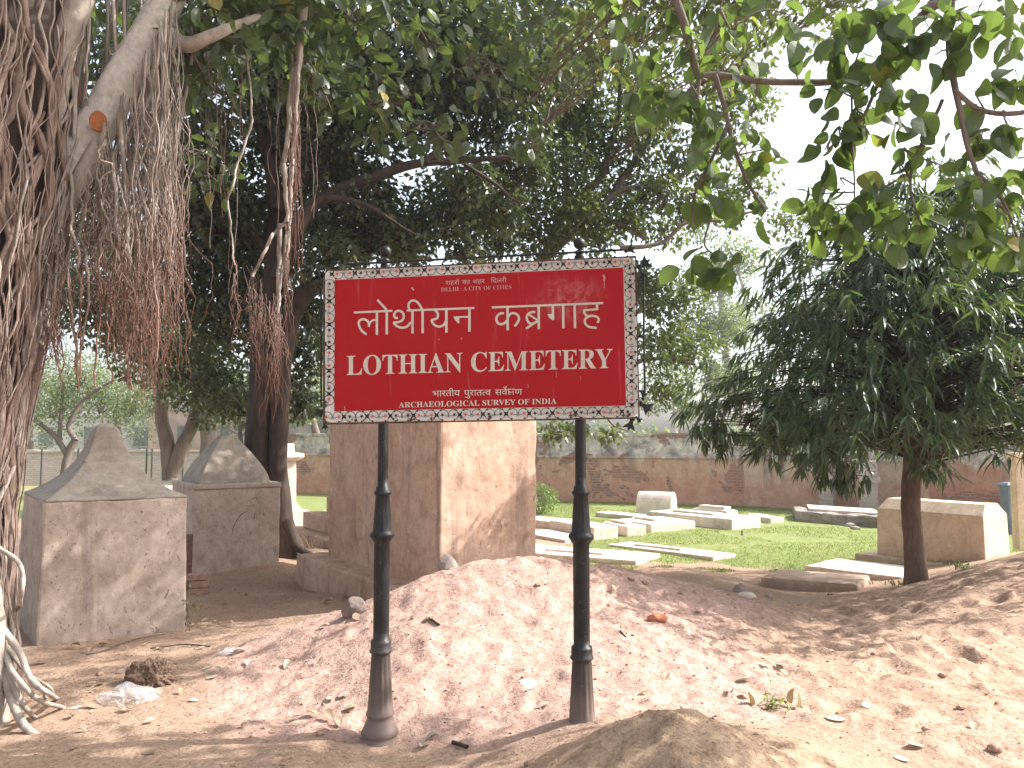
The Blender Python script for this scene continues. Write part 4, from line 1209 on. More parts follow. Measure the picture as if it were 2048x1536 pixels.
LF_LIT = mat_leaf("light_fig_leaf", (0.034, 0.050, 0.024), (0.056, 0.080, 0.032), (0.10, 0.125, 0.042), .36, .28, (0.32, 0.38, 0.06))
LF_MANGO = mat_leaf("narrow_leaf", (0.030, 0.048, 0.033), (0.054, 0.082, 0.050), (0.10, 0.145, 0.058), .36, .18, (0.22, 0.36, 0.03))
LF_FAR = mat_leaf("hazed_far_leaf", (0.085, 0.105, 0.070), (0.12, 0.145, 0.09), (0.17, 0.19, 0.12), .5, .3)  # grey-green, lightened further so distance haze sits in the leaf colour

# --- banyan at the left edge, aerial roots, limb
ban = thing("banyan_tree", (-3.05, 4.45, 0), "huge banyan at the left edge, ropy trunk and a curtain of hanging aerial roots", "tree", "trees inside the cemetery")
core = Tubes()
trunk_tube(core, [(-3.24, 4.5, -.3), (-3.2, 4.5, .4), (-3.2, 4.52, 1.2), (-3.14, 4.5, 2.2), (-3.08, 4.5, 3.4), (-3.12, 4.5, 5.2)], [.36, .30, .25, .30, .35, .38], 20, 40, .03, 2)
link("trunk", core.mesh(), BARK_DK, ban)
pane_ = Tubes()      # smooth pale root flank at the foot
trunk_tube(pane_, [(-2.93, 4.28, -.25), (-2.93, 4.28, .15), (-2.96, 4.32, .5), (-3.0, 4.38, .78), (-3.05, 4.45, 1.0)], [.20, .17, .15, .12, .05], 16, 18, .01, 3)
link("root_flank", pane_.mesh(), BARK_PALE, ban)
def bR(z): return np.interp(z, [0, .5, 1.2, 2.0, 3.0, 4.5], [.31, .28, .24, .30, .37, .40])
def bC(z): return np.array([np.interp(z, [0, 1.2, 2.2, 3.4, 5], [-3.2, -3.2, -3.14, -3.07, -3.07]), 4.48])
for i in range(52):
    a = rng.uniform(-2.9, .6); ph = rng.random() * 20; z1 = rng.uniform(3.2, 4.9)
    z0 = 0 if i % 3 else rng.uniform(.3, 1.6)
    zz = np.linspace(z1, z0 - .05, 34)
    tw = rng.normal(0, .35)
    pts = []
    for z in zz:
        an = a + tw * (z - 2) * .5 + .55 * mnoise.noise(Vector((z * 1.5, ph, 0))) + .16 * mnoise.noise(Vector((z * 4.5, ph, 2)))
        R_ = bR(z) * (1.0 + .14 * mnoise.noise(Vector((z * 1.7, 3, ph)))) + .02
        c_ = bC(z); pts.append((c_[0] + R_ * math.cos(an), c_[1] + R_ * math.sin(an), z))
    r0 = rng.choice([.010, .015, .021, .029, .038], p=[.3, .27, .23, .13, .07])
    tb = Tubes(); rr = r0 * (1 + .25 * np.array([mnoise.noise(Vector((z * 3, ph, 9))) for z in zz]))
    if z0 == 0: rr[-4:] *= np.array([1.1, 1.25, 1.5, 1.9])
    tb.add(pts, rr, 7, (rng.choice([0, .1, .45]), 0.0))
    link("trunk_root", tb.mesh(), BARK_PALE if rng.random() < .38 else BARK_BAN, ban)
# buttress roots reaching the soil
for pts, r in (([(12, 1310), (32, 1350), (70, 1395), (130, 1412)], .020), ([(5, 1340), (25, 1400), (48, 1450), (80, 1466)], .032), ([(35, 1300), (62, 1360), (95, 1385), (118, 1392)], .02),
               ([(10, 1330), (45, 1405), (75, 1432)], .022), ([(-10, 1090), (40, 1130), (43, 1200), (24, 1240)], .016),
               ([(48, 1340), (82, 1378), (92, 1392)], .012), ([(60, 1352), (100, 1380), (112, 1395)], .010)):
    q = [P(pts[0][0] - 45, pts[0][1] - 60, 4.42)] + [P(x, y, 4.36 - .08 * i) for i, (x, y) in enumerate(pts)]
    q[-1] = on_ground(*pts[-1]) - np.array([0, 0, .02])
    tb = Tubes(); p_ = spline(q, 20); tb.add(wig(p_, .012, 3, pts[0][0]), np.linspace(r, r * .55, len(p_)), 8, (0, 0))
    link("ground_root", tb.mesh(), BARK_PALE, ban)
limb = Tubes()
LP = [P(60, 470, 4.6), P(120, 360, 4.65), P(195, 250, 4.7), P(262, 130, 4.75), P(325, 15, 4.8), P(385, -120, 4.9), P(470, -330, 5.1)]
trunk_tube(limb, LP, [.135, .13, .12, .11, .098, .085, .07], 16, 42, .015, 5)
lo = link("limb", limb.mesh(), BARK_LIMB, ban)
for q, rr in (([P(130, 420, 4.62), P(165, 350, 4.6), P(200, 290, 4.6)], [.05, .055, .05]), ([P(322, 60, 4.8), P(370, 90, 4.7), P(425, 72, 4.7), P(520, 30, 4.9)], [.06, .05, .04, .02]),
              ([P(100, 250, 4.5), P(122, 120, 4.5), P(165, -20, 4.5), P(190, -160, 4.5)], [.07, .075, .08, .08])):
    tb = Tubes(); p_ = spline(q, 18); tb.add(wig(p_, .01, 3, 3), np.interp(np.linspace(0, 1, len(p_)), np.linspace(0, 1, len(rr)), rr), 10, (0, 0)); link("limb", tb.mesh(), BARK_PALE, ban)
bm = bmesh.new(); bmesh.ops.create_cone(bm, segments=14, radius1=.05, radius2=.045, depth=.03, cap_ends=True)
for v in bm.verts: v.co.y *= 1.25; v.co += v.co * .08 * mnoise.noise(v.co * 30)
me = bpy.data.meshes.new("m"); bm.to_mesh(me); bm.free()
cc = P(197, 243, 4.56); dirc = (Vector(CAM) - Vector(cc)).normalized()
me.transform(Matrix.Translation(Vector(cc)) @ dirc.to_track_quat('Z', 'Y').to_matrix().to_4x4())
link("cut_scar", me, mat_plain("cut_wood", (0.36, 0.13, 0.055), .85, .2, .35, 40), lo)
# hanging roots: thick ones are parts, the tangle of thin ones is one mass
def hang(x0, y0, x1, y1, Y, amp, seed, n=26, Y1=None):
    p = np.array([P(x0 + (x1 - x0) * u + amp * mnoise.noise(Vector((u * 4.0, seed, 0))) * min(1, u * 4) + .35 * amp * mnoise.noise(Vector((u * 13.0, seed, 5))) * min(1, u * 4),
                    y0 + (y1 - y0) * u, Y + .1 * mnoise.noise(Vector((u * 3, 0, seed)))) for u in np.linspace(0, 1, n)])
    return p
def limb_y(px): return float(np.interp(px, [60, 120, 195, 262, 325, 385], [470, 360, 250, 130, 15, -120]))
for i in range(36):
    x0 = rng.uniform(85, 345); Y = rng.uniform(4.45, 5.2)
    y0 = limb_y(x0) + 20 if rng.random() < .6 else -60
    x1 = x0 + rng.normal(-8, 22); y1 = rng.uniform(430, 800)
    r = rng.uniform(.007, .014)
    tb = Tubes(); p_ = hang(x0, y0, x1, y1, Y, 26, rng.random() * 90); tb.add(p_, np.linspace(r, r * .45, len(p_)), 6, (0, .25, .9))
    link("aerial_root", tb.mesh(), BARK_PALE, ban)
for (x0, y0, x1, y1, Y, r0, r1) in ((612, -60, 588, 200, 5.2, .030, .022), (590, 120, 568, 350, 5.2, .020, .016), (600, 100, 585, 330, 5.15, .012, .012), (568, 330, 575, 445, 5.2, .016, .013), (585, 330, 572, 560, 5.25, .013, .011),
                                    (575, 440, 545, 470, 5.2, .013, .012), (545, 468, 505, 555, 5.15, .013, .010), (560, 450, 556, 615, 5.25, .016, .012), (572, 470, 552, 680, 5.2, .009, .006),
                                    (480, -60, 505, 240, 5.0, .009, .008), (505, 240, 455, 400, 5.0, .008, .007), (455, 400, 470, 530, 5.0, .007, .005), (415, -60, 378, 160, 4.9, .012, .011), (378, 160, 330, 400, 4.9, .011, .009),
                                    (350, -50, 300, 230, 4.75, .018, .015), (300, 230, 270, 300, 4.7, .015, .012), (325, 60, 328, 220, 4.7, .012, .011), (328, 220, 300, 420, 4.7, .011, .009), (240, 240, 262, 530, 4.55, .013, .010),
                                    (225, 300, 238, 520, 4.5, .011, .008), (270, 290, 318, 420, 4.6, .010, .007)):
    tb = Tubes(); p_ = hang(x0, y0, x1, y1, Y, 5, x0 * .13 + y0); p_[0] = P(x0, y0, Y); p_[-1] = P(x1, y1, Y); tb.add(p_, np.linspace(r0, r1, len(p_)), 8, (0, .1)); link("aerial_root", tb.mesh(), BARK_PALE, ban)
tang = Tubes()
clumps = rng.uniform(66, 348, 30)
for i in range(350):
    x0 = clumps[i % 30] + rng.normal(0, 5); Y = rng.uniform(4.4, 5.3)
    y0 = max(limb_y(x0) + 30, -40) + rng.uniform(0, 200) * (rng.random() < .5)
    x1 = x0 + rng.normal(0, 26)
    y1 = np.interp(x1, [70, 100, 130, 160, 220, 265, 300, 335], [560, 735, 740, 620, 740, 800, 830, 780]) * rng.uniform(.62, 1.0)
    y1 = max(y1, y0 + 120)
    r = rng.choice([.0022, .0035, .0055, .0085], p=[.38, .28, .22, .12])
    tang.add(hang(x0, y0, x1, y1, Y, rng.uniform(18, 60), rng.random() * 90), np.linspace(r, .0016, 26), 5, (0.0, .05, .2, .75, 1.0))
for i in range(95):
    a = rng.uniform(-2.6, .5); ph = rng.random() * 60; z1 = rng.uniform(1.2, 4.6); z0 = max(.05, z1 - rng.uniform(.8, 2.6)); zz = np.linspace(z1, z0, 24); pts = []
    for z in zz:
        an = a + .4 * mnoise.noise(Vector((z * 1.4, ph, 0))) + .12 * mnoise.noise(Vector((z * 5, ph, 2))); R_ = bR(z) * (1.08 + .12 * mnoise.noise(Vector((z * 2, 3, ph)))) + .035; c_ = bC(z)
        pts.append((c_[0] + R_ * math.cos(an), c_[1] + R_ * math.sin(an), z))
    tang.add(pts, np.linspace(rng.uniform(.003, .009), .002, 24), 5, (rng.choice([0, .2, .5]), .4))
def fringe(x, y, spread, y1a, y1b, n, Y, rmax=.003):
    for i in range(n):
        xx = x + rng.normal(0, spread * .35)
        tang.add(hang(xx, y + rng.uniform(-25, 60), x + rng.normal(0, spread), rng.uniform(y1a, y1b), Y + rng.normal(0, .08), rng.uniform(6, 22), rng.random() * 90, 18), np.linspace(rng.uniform(.0018, rmax), .0012, 18), 4, (.55, 1.0))
fringe(270, 545, 26, 620, 830, 40, 4.6, .004); fringe(312, 560, 20, 620, 840, 34, 4.7, .004); fringe(240, 520, 26, 600, 760, 40, 4.55)
fringe(110, 600, 14, 690, 745, 30, 4.5); fringe(505, 555, 22, 620, 760, 22, 5.15); fringe(552, 610, 22, 680, 860, 48, 5.2, .004); fringe(520, 590, 22, 660, 800, 24, 5.2)
fringe(470, 530, 8, 600, 720, 8, 5.0); fringe(590, 160, 10, 260, 560, 26, 5.2, .003); fringe(575, 450, 12, 560, 700, 16, 5.2)
for i in range(26):
    x0 = rng.uniform(370, 640); tang.add(hang(x0, rng.uniform(-60, 100), x0 + rng.normal(0, 14), rng.uniform(250, 620), rng.uniform(5, 6), 14, rng.random() * 90), .0022, 4, (.2, .6))
tag(link("aerial_roots", tang.mesh(), BARK_ROOT, ban), None, None, None, "stuff")
blv = Leaves(); btw = Tubes()
for c, r, n in [(P(450, 60, 5.0), .42, 150), (P(560, 20, 5.3), .45, 150), (P(640, 170, 5.6), .36, 110), (P(760, 215, 6.0), .36, 110), (P(400, 130, 4.9), .30, 60), (P(880, 270, 6.4), .3, 46), (P(1060, 290, 6.6), .2, 22), (P(700, 60, 6.0), .4, 60), (P(860, 90, 6.5), .4, 50), (P(420, -150, 5.2), .8, 330), (P(700, -160, 5.6), .9, 330),
                (P(980, 150, 7), .4, 40), (P(330, 190, 6.2), .25, 26), (P(400, 330, 6.5), .4, 70),
                (np.array([-2.2, 2.4, 5.6]), 1.2, 520), (np.array([-3.8, 1.2, 5.8]), 1.3, 520), (np.array([-1.0, 0.4, 6.2]), 1.2, 480), (np.array([-4.8, 3.6, 5.6]), 1.2, 480), (np.array([-2.6, -1.6, 6.0]), 1.3, 480), (np.array([-1.3, 4.72, 4.95]), .5, 60), (np.array([-0.6, 4.8, 5.5]), .65, 150), (np.array([0.1, 4.9, 6.1]), .75, 330), (np.array([0.9, 5.0, 6.8]), .8, 330), (np.array([-1.2, 5.6, 5.2]), 1.0, 420), (np.array([-3.2, 5.2, 5.4]), 1.1, 420), (np.array([-2.4, 6.6, 5.5]), 1.0, 420), (np.array([0.2, 6.8, 5.6]), .9, 330), (np.array([1.3, 6.6, 6.4]), .9, 300), (np.array([2.4, 6.9, 7.2]), .9, 300)]:  # unseen upper clumps placed to shade trunk and ground and block sky light
    blob_leaves(blv, c, r, n, .128, .078, OVATE10, -.5, .45, 1.6, .2)
    twigs(btw, c, r, 5, .014, c + np.array([-.35, .2, .35]) * r * 1.5)
blv.make("crown", LF_BAN, ban); link("twigs", btw.mesh(), BARK_GR, ban)

# --- dark fig tree behind the second tomb
fig = thing("fig_tree", tuple(P(530, 1105, 10.0)), "dark fig tree with brown twin trunk behind the second tomb, dense crown over the sign", "tree", "trees inside the cemetery")
tb = Tubes()
trunk_tube(tb, [P(545, 1130, 10), P(535, 1040, 10), P(522, 930, 10), P(520, 800, 10), P(535, 660, 10), P(552, 520, 10), P(560, 380, 10.2)], [.30, .20, .175, .165, .17, .16, .13], 16, 36, .03, 8)
trunk_tube(tb, [P(575, 1135, 9.95), P(562, 1040, 9.95), P(555, 930, 9.95), P(558, 800, 9.95), P(572, 680, 9.9), P(610, 590, 9.8), P(680, 548, 9.6)], [.28, .16, .12, .115, .13, .12, .08], 14, 34, .03, 9)
link("trunk", tb.mesh(), BARK_DK, fig)
for pts, r in (([(575, 1040), (590, 1085), (612, 1105), (650, 1118)], .07), ([(560, 1080), (585, 1120), (600, 1140)], .06), ([(545, 1090), (545, 1125), (520, 1150)], .08), ([(570, 1060), (582, 1100), (575, 1135)], .09)):
    tb = Tubes(); p_ = spline([P(x, y, 9.85 - .05 * i) for i, (x, y) in enumerate(pts)], 14); tb.add(wig(p_, .02, 2, pts[0][0]), np.linspace(r, r * .35, len(p_)), 8, (0, 0)); link("ground_root", tb.mesh(), BARK_DK, fig)
for pts, Y, r0, r1 in (([(560, 560), (600, 440), (640, 400), (760, 352), (850, 322), (960, 318), (1085, 312)], 9.3, .12, .02), ([(850, 322), (880, 300), (930, 275)], 9.2, .05, .01), ([(600, 460), (640, 402), (720, 408), (780, 440), (835, 468)], 9.0, .055, .006),
                       ([(560, 420), (620, 330), (720, 200), (800, 150), (900, 110)], 9.5, .10, .03), ([(560, 420), (520, 250), (470, 100), (430, -60)], 9.6, .10, .04), ([(930, 330), (1000, 370), (1030, 395), (1075, 412)], 9.2, .03, .006),
                       ([(552, 520), (480, 420), (400, 330), (300, 300)], 10, .08, .03), ([(700, 230), (760, 140), (830, 130)], 9.4, .05, .01), ([(640, 400), (700, 430), (800, 445), (880, 420), (960, 400)], 10.5, .06, .01)):
    tb = Tubes(); p_ = spline([P(x, y, Y) for x, y in pts], 30); tb.add(wig(p_, .05, 1.5, pts[0][0]), np.linspace(r0, r1, len(p_)), 8, (0, 0)); link("branch", tb.mesh(), BARK_DK, fig)
flv = Leaves(); ftw = Tubes()
for (px, py, Y, r, n) in ((420, 120, 8.5, 1.0, 1700), (560, 80, 9, 1.1, 2000), (700, 60, 9, 1.1, 1800), (850, 60, 9.2, 1.1, 1800), (980, 80, 9.4, 1.0, 1600), (420, 330, 9.6, 1.0, 1700), (560, 300, 10, 1.0, 1700), (700, 230, 9.8, 1.0, 1700), (840, 200, 10, .95, 1500),
                          (980, 220, 10, .9, 1300), (380, 520, 10.5, 1.0, 1500), (460, 620, 10.8, .9, 1400), (640, 440, 11, .85, 1300), (770, 430, 11, .8, 1000), (890, 410, 11, .7, 700), (990, 390, 11.2, .6, 500), (660, 520, 9.6, .5, 500), (740, 480, 10.4, .5, 420),
                          (420, 740, 12, .85, 1300), (500, 580, 11.3, .9, 1300), (600, 700, 11.4, .65, 700), (340, 690, 13, 1.0, 1200), (250, 560, 12.5, 1.2, 1500), (190, 400, 11, 1.2, 1500), (200, 150, 10, 1.15, 1500), (1060, 140, 10.4, .8, 1100),
                          (480, -200, 9, 1.3, 1700), (740, -200, 9, 1.3, 1700), (960, -160, 9.5, 1.2, 1400), (250, -80, 10, 1.4, 1500), (590, 800, 11.5, .5, 380), (610, 620, 10.2, .4, 320), (480, 800, 12.5, .5, 350), (120, 560, 13, 1.0, 900), (1000, 480, 12, .35, 150), (820, 500, 11.4, .4, 200), (900, 440, 10, .45, 420), (1000, 420, 10.3, .45, 420), (810, 470, 10, .42, 380), (930, 360, 9.6, .4, 330), (720, 380, 9.6, .45, 420), (1040, 340, 10, .4, 330), (640, 330, 9.4, .45, 420), (930, 500, 10.5, .3, 160), (430, 440, 10, .7, 700), (350, 420, 10.5, .7, 650), (300, 640, 12, .8, 700), (200, 600, 12.5, 1.0, 800), (500, 460, 10.4, .6, 500), (560, 180, 9.2, .6, 500)):
    c = P(px, py, Y); blob_leaves(flv, c, r * 1.04, int(n * 1.75), .108, .062, OVATE5, -.34, .45, 1.9)
    twigs(ftw, c, r, 6, .016)
flv.make("crown", LF_DARK, fig); link("twigs", ftw.mesh(), BARK_DK, fig)

# --- lighter fig behind the block
lit = thing("fig_tree", tuple(P(990, 1040, 12.4)), "lighter green fig tree behind the tall block, forking above the sign's right half", "tree", "trees inside the cemetery")
tb = Tubes(); trunk_tube(tb, [P(985, 1045, 12.4) - [0, 0, .3], P(990, 900, 12.4), P(1020, 740, 12.3), P(1065, 600, 12.2), P(1095, 505, 12.1)], [.24, .20, .17, .14, .11], 12, 28, .04, 12); link("trunk", tb.mesh(), BARK_GR, lit)
for pts, Y, r0, r1 in (([(1095, 510), (1125, 430), (1160, 390), (1205, 345), (1235, 240), (1240, 120)], 11.9, .095, .03), ([(1095, 510), (1160, 455), (1225, 390), (1262, 375), (1330, 368), (1400, 330)], 11.7, .08, .025), ([(1110, 490), (1140, 440), (1128, 330), (1130, 200), (1135, 60)], 12.1, .07, .03),
                       ([(1240, 495), (1290, 492), (1335, 478), (1370, 445), (1440, 438), (1520, 420)], 11, .04, .016), ([(1190, 460), (1215, 440), (1290, 480)], 11.5, .045, .04), ([(1225, 390), (1300, 280), (1380, 180), (1450, 120)], 11.9, .06, .02), ([(1070, 600), (1200, 640), (1320, 610), (1400, 600)], 12.4, .07, .02), ([(1070, 600), (1180, 750), (1290, 720), (1390, 730)], 12.3, .06, .02),
                       ([(1180, 760), (1215, 840), (1260, 865)], 11.2, .025, .008)):
    tb = Tubes(); p_ = spline([P(x, y, Y) for x, y in pts], 26); tb.add(wig(p_, .05, 1.5, pts[0][0] + 5), np.linspace(r0, r1, len(p_)), 8, (0, 0)); link("branch", tb.mesh(), BARK_GR, lit)
llv = Leaves(); ltw = Tubes()
for (px, py, Y, r, n) in ((1130, 90, 11.2, .9, 1500), (1250, 60, 11.6, .9, 1300), (1080, 250, 12, .8, 1100), (1180, 220, 12, .85, 1300), (1300, 200, 12, .8, 1000), (1400, 120, 12, .75, 700), (1230, 370, 12.4, .75, 850), (1350, 320, 12, .7, 700), (1450, 270, 12, .6, 420), (1000, 470, 12.4, .4, 260), (1140, 430, 13, .65, 520), (1050, 340, 12.8, .6, 560),
                          (1330, 450, 12.5, .5, 330), (1430, 420, 12, .5, 300), (1345, 580, 12, .62, 760), (1380, 690, 12.4, .5, 460), (1310, 690, 12, .5, 420), (1500, 360, 12, .5, 260), (1570, 440, 12.5, .45, 200), (1110, 862, 11, .24, 90), (1225, 868, 11, .18, 50), (1160, 850, 11.2, .2, 50), (1190, -120, 11.2, 1.2, 1500), (1360, -70, 11.2, .9, 800), (1500, 200, 12, .5, 180),
                          (1130, 330, 11.5, .6, 620), (1230, 280, 11.6, .6, 560), (1150, 430, 11.4, .5, 480), (1265, 430, 11.5, .42, 320), (1060, 420, 11.4, .5, 480), (1200, 475, 11.4, .35, 240), (1320, 390, 11.5, .4, 260), (1400, 420, 11.5, .35, 180), (1080, 490, 11.6, .4, 320), (1460, 180, 11.6, .5, 260), (960, 500, 12.2, .3, 120), (1290, 560, 12.2, .45, 330), (1320, 780, 12.2, .35, 200)):
    c = P(px, py, Y); blob_leaves(llv, c, r * 1.03, int(n * 1.6), .105, .056, OVATE5, -.32, .4, 1.9)
    twigs(ltw, c, r, 5, .012)
for c, r, n in (((1.9, 7.0, 6.2), .85, 1000), ((2.9, 7.0, 6.3), .9, 1100), ((3.9, 7.2, 6.6), .9, 1000), ((2.3, 8.4, 6.4), .75, 420), ((3.4, 8.6, 6.6), .7, 380), ((1.2, 7.9, 5.9), .7, 480), ((1.0, 6.6, 5.6), .6, 420), ((4.6, 7.6, 7.2), .8, 700), ((2.2, 10.2, 6.25), .6, 600), ((2.9, 9.9, 6.7), .6, 520)):  # unseen overhead clumps placed so their shade falls on the left tombs
    blob_leaves(llv, np.array(c), r * 1.1, int(n * .8), .12, .066, OVATE5, -.06, .4, 2.1)
    twigs(ltw, np.array(c), r, 6, .014, np.array(c) + [-.8, 1.2, -.5])
llv.make("crown", LF_LIT, lit); link("twigs", ltw.mesh(), BARK_GR, lit)

# --- overhanging broad-leaved fig, trunk outside the view to the right
ov = thing("overhanging_fig_tree", (5.2, 2.6, .2), "broad leaved fig whose leafy branches hang into the upper right corner", "tree", "trees inside the cemetery")
tb = Tubes(); trunk_tube(tb, [(5.3, 2.5, -.2), (5.2, 2.6, 1.5), (5.0, 2.8, 3.2), (4.4, 3.0, 4.6)], [.32, .25, .22, .18], 12, 24, .05, 15); link("trunk", tb.mesh(), BARK_GR, ov)
OB = [([(1335, -40), (1375, 70), (1400, 150), (1412, 165)], 3.3, .020, .014), ([(1405, 150), (1440, 150), (1510, 162), (1600, 168), (1665, 166), (1730, 145), (1780, 100), (1850, 20), (1900, -60)], 3.25, .012, .020), ([(1430, 150), (1455, 230), (1470, 300), (1490, 360), (1530, 420)], 3.2, .012, .006), ([(1455, 250), (1420, 330), (1390, 390), (1385, 450)], 3.2, .008, .004),
      ([(1400, 150), (1395, 200), (1405, 250)], 3.3, .009, .004), ([(1905, -60), (1903, 80), (1908, 180), (1930, 270), (1955, 350), (1970, 420)], 2.9, .016, .007), ([(1885, 200), (1860, 260), (1830, 330), (1825, 380), (1845, 450)], 3.0, .008, .004), ([(1700, 150), (1706, 250), (1704, 340), (1705, 440)], 3.1, .005, .003),
      ([(1908, 180), (1960, 220), (2040, 225), (2120, 200)], 2.9, .010, .010), ([(1950, 340), (2000, 400), (2030, 470)], 2.9, .008, .004), ([(1780, 100), (1740, 210), (1700, 260), (1660, 300)], 3.1, .009, .004), ([(1830, 340), (1760, 380), (1700, 410)], 3.1, .006, .003), ([(1440, 20), (1460, 60)], 3.3, .008, .004),
      ([(1850, 20), (2000, -60), (2300, -260)], 3.2, .022, .035), ([(1335, -40), (1500, -260), (1900, -500)], 3.3, .022, .04), ([(1420, 440), (1410, 490), (1440, 520)], 3.2, .005, .003)]
OBP = []
for pts, Y, r0, r1 in OB:
    tb = Tubes(); p_ = spline([P(x, y, Y) for x, y in pts], 22); p_ = wig(p_, .02, 4, pts[0][0] * .1); tb.add(p_, np.linspace(r0, r1, len(p_)), 7, (0, 0)); link("branch", tb.mesh(), BARK_GR, ov); OBP.append(p_)
for a, b in ((P(2300, -260, 3.2), (4.7, 2.95, 4.0)), (P(1900, -500, 3.3), (4.5, 3.0, 4.5))):
    tb = Tubes(); p_ = spline([a, (np.array(a) + np.array(b)) / 2 + [0, 0, .15], b], 16); tb.add(p_, np.linspace(.035, .10, len(p_)), 8, (0, 0)); link("branch", tb.mesh(), BARK_GR, ov)
OBA = np.concatenate(OBP)
olv = Leaves(); otw = Tubes()
def spray(px, py, Y, rpx, n, size=.108):
    """a leafy twig end: leaves on short stalks round a point"""
    c = P(px, py, Y); r = rpx * Y / FPX
    j = np.argmin(((OBA - c) ** 2).sum(1)); root = OBA[j]
    main = spline([root, (root + c) / 2 + rng.normal(size=3) * .02 + [0, 0, .03], c], 8)
    otw.add(main, np.linspace(.004, .0025, len(main)), 5, (0, 0))
    for k in range(max(1, n // 4)):
        e = c + unit(rng.normal(size=3)) * r * .7; otw.add(spline([main[5], (c + e) / 2 + [0, 0, .02], e], 6), .0018, 4, (0, 0))
    n = max(2, int(n * 1.1)); p = c + unit(rng.normal(size=(n, 3))) * (r * rng.random((n, 1)) ** .5)
    d = rng.normal(size=(n, 3)) * .55 + (p - c) / r * .4; d[:, 2] -= .75
    nn = rng.normal(size=(n, 3)) * .8 + np.array([0, -.25, .55])
    s_ = rng.uniform(.55, 1.15, n)
    olv.add(p, d, nn, size * s_, size * .80 * s_, OVATE14, .24)
def _ov14():
    t = np.array([0, .08, .25, .48, .70, .88, 1.0]); wd = np.array([0, .24, .44, .5, .43, .26, 0])
    V = [(x, 0, 0) for x in t] + [(x, y, .15 * y / .5) for x, y in zip(t[1:-1], wd[1:-1])] + [(x, -y, .15 * y / .5) for x, y in zip(t[1:-1], wd[1:-1])]
    F = []
    for s_, o in ((1, 7), (-1, 12)):
        f = [(0, 1, o)] + [q for i in range(1, 5) for q in ((i, i + 1, o + i), (i, o + i, o + i - 1))] + [(5, 6, o + 4)]
        F += f if s_ > 0 else [q[::-1] for q in f]
    return np.array(V), np.array(F)
OVATE14 = _ov14()
for (px, py, Y, rpx, n) in ((1240, 20, 3.5, 60, 10), (1330, 30, 3.4, 60, 12), (1300, 110, 3.4, 45, 6), (1290, 200, 3.35, 45, 7), (1330, 190, 3.3, 45, 6), (1380, 90, 3.3, 40, 5), (1400, 210, 3.3, 55, 9), (1440, 120, 3.25, 50, 8), (1510, 130, 3.3, 45, 7), (1430, 280, 3.2, 60, 11), (1390, 320, 3.2, 40, 6), (1500, 230, 3.3, 50, 6), (1490, 300, 3.2, 60, 10), (1530, 300, 3.2, 40, 5),
                            (1380, 400, 3.2, 40, 6), (1440, 390, 3.2, 45, 7), (1510, 400, 3.2, 55, 9), (1420, 530, 3.2, 48, 9), (1460, 540, 3.2, 45, 7), (1380, 545, 3.25, 30, 4), (1500, 20, 3.4, 60, 9), (1580, 30, 3.4, 50, 8), (1450, 30, 3.4, 50, 7),
                            (1680, 60, 3.0, 70, 13), (1760, 40, 2.9, 70, 14), (1840, 30, 2.9, 70, 13), (1930, 40, 2.8, 70, 12), (2010, 30, 2.8, 60, 10), (1670, 120, 3.1, 50, 8), (1730, 130, 3.1, 60, 10), (1800, 120, 3.0, 60, 9), (1870, 110, 2.9, 50, 7), (1650, 200, 3.1, 45, 7), (1720, 220, 3.1, 50, 8), (1800, 190, 3.0, 60, 10), (1830, 250, 3.0, 45, 7), (1690, 280, 3.1, 50, 9), (1650, 300, 3.1, 40, 7), (1740, 270, 3.1, 45, 6),
                            (1980, 190, 2.9, 50, 7), (2030, 160, 2.9, 40, 6), (1960, 280, 2.9, 55, 9), (2020, 270, 2.9, 50, 9), (1940, 370, 2.9, 55, 9), (2010, 360, 2.9, 55, 10), (1880, 330, 3.0, 40, 5), (1830, 310, 3.0, 45, 6), (1690, 370, 3.1, 50, 7), (1640, 420, 3.15, 45, 8), (1700, 440, 3.1, 50, 9), (1620, 450, 3.2, 40, 6), (1760, 400, 3.1, 45, 6), (1780, 460, 3.1, 45, 7), (1850, 430, 3.0, 50, 8), (1720, 490, 3.1, 40, 6),
                            (1840, 470, 3.0, 40, 5), (1920, 450, 2.9, 55, 9), (2000, 440, 2.9, 55, 10), (2030, 500, 2.9, 50, 9), (1960, 490, 2.9, 45, 7), (1930, 500, 2.85, 40, 4), (1800, 350, 3.0, 40, 5), (1590, 110, 3.3, 30, 2), (1620, 390, 3.2, 30, 4), (1740, 170, 3.0, 40, 6), (1240, 100, 3.5, 40, 4)):
    spray(px, py, Y, rpx, n)
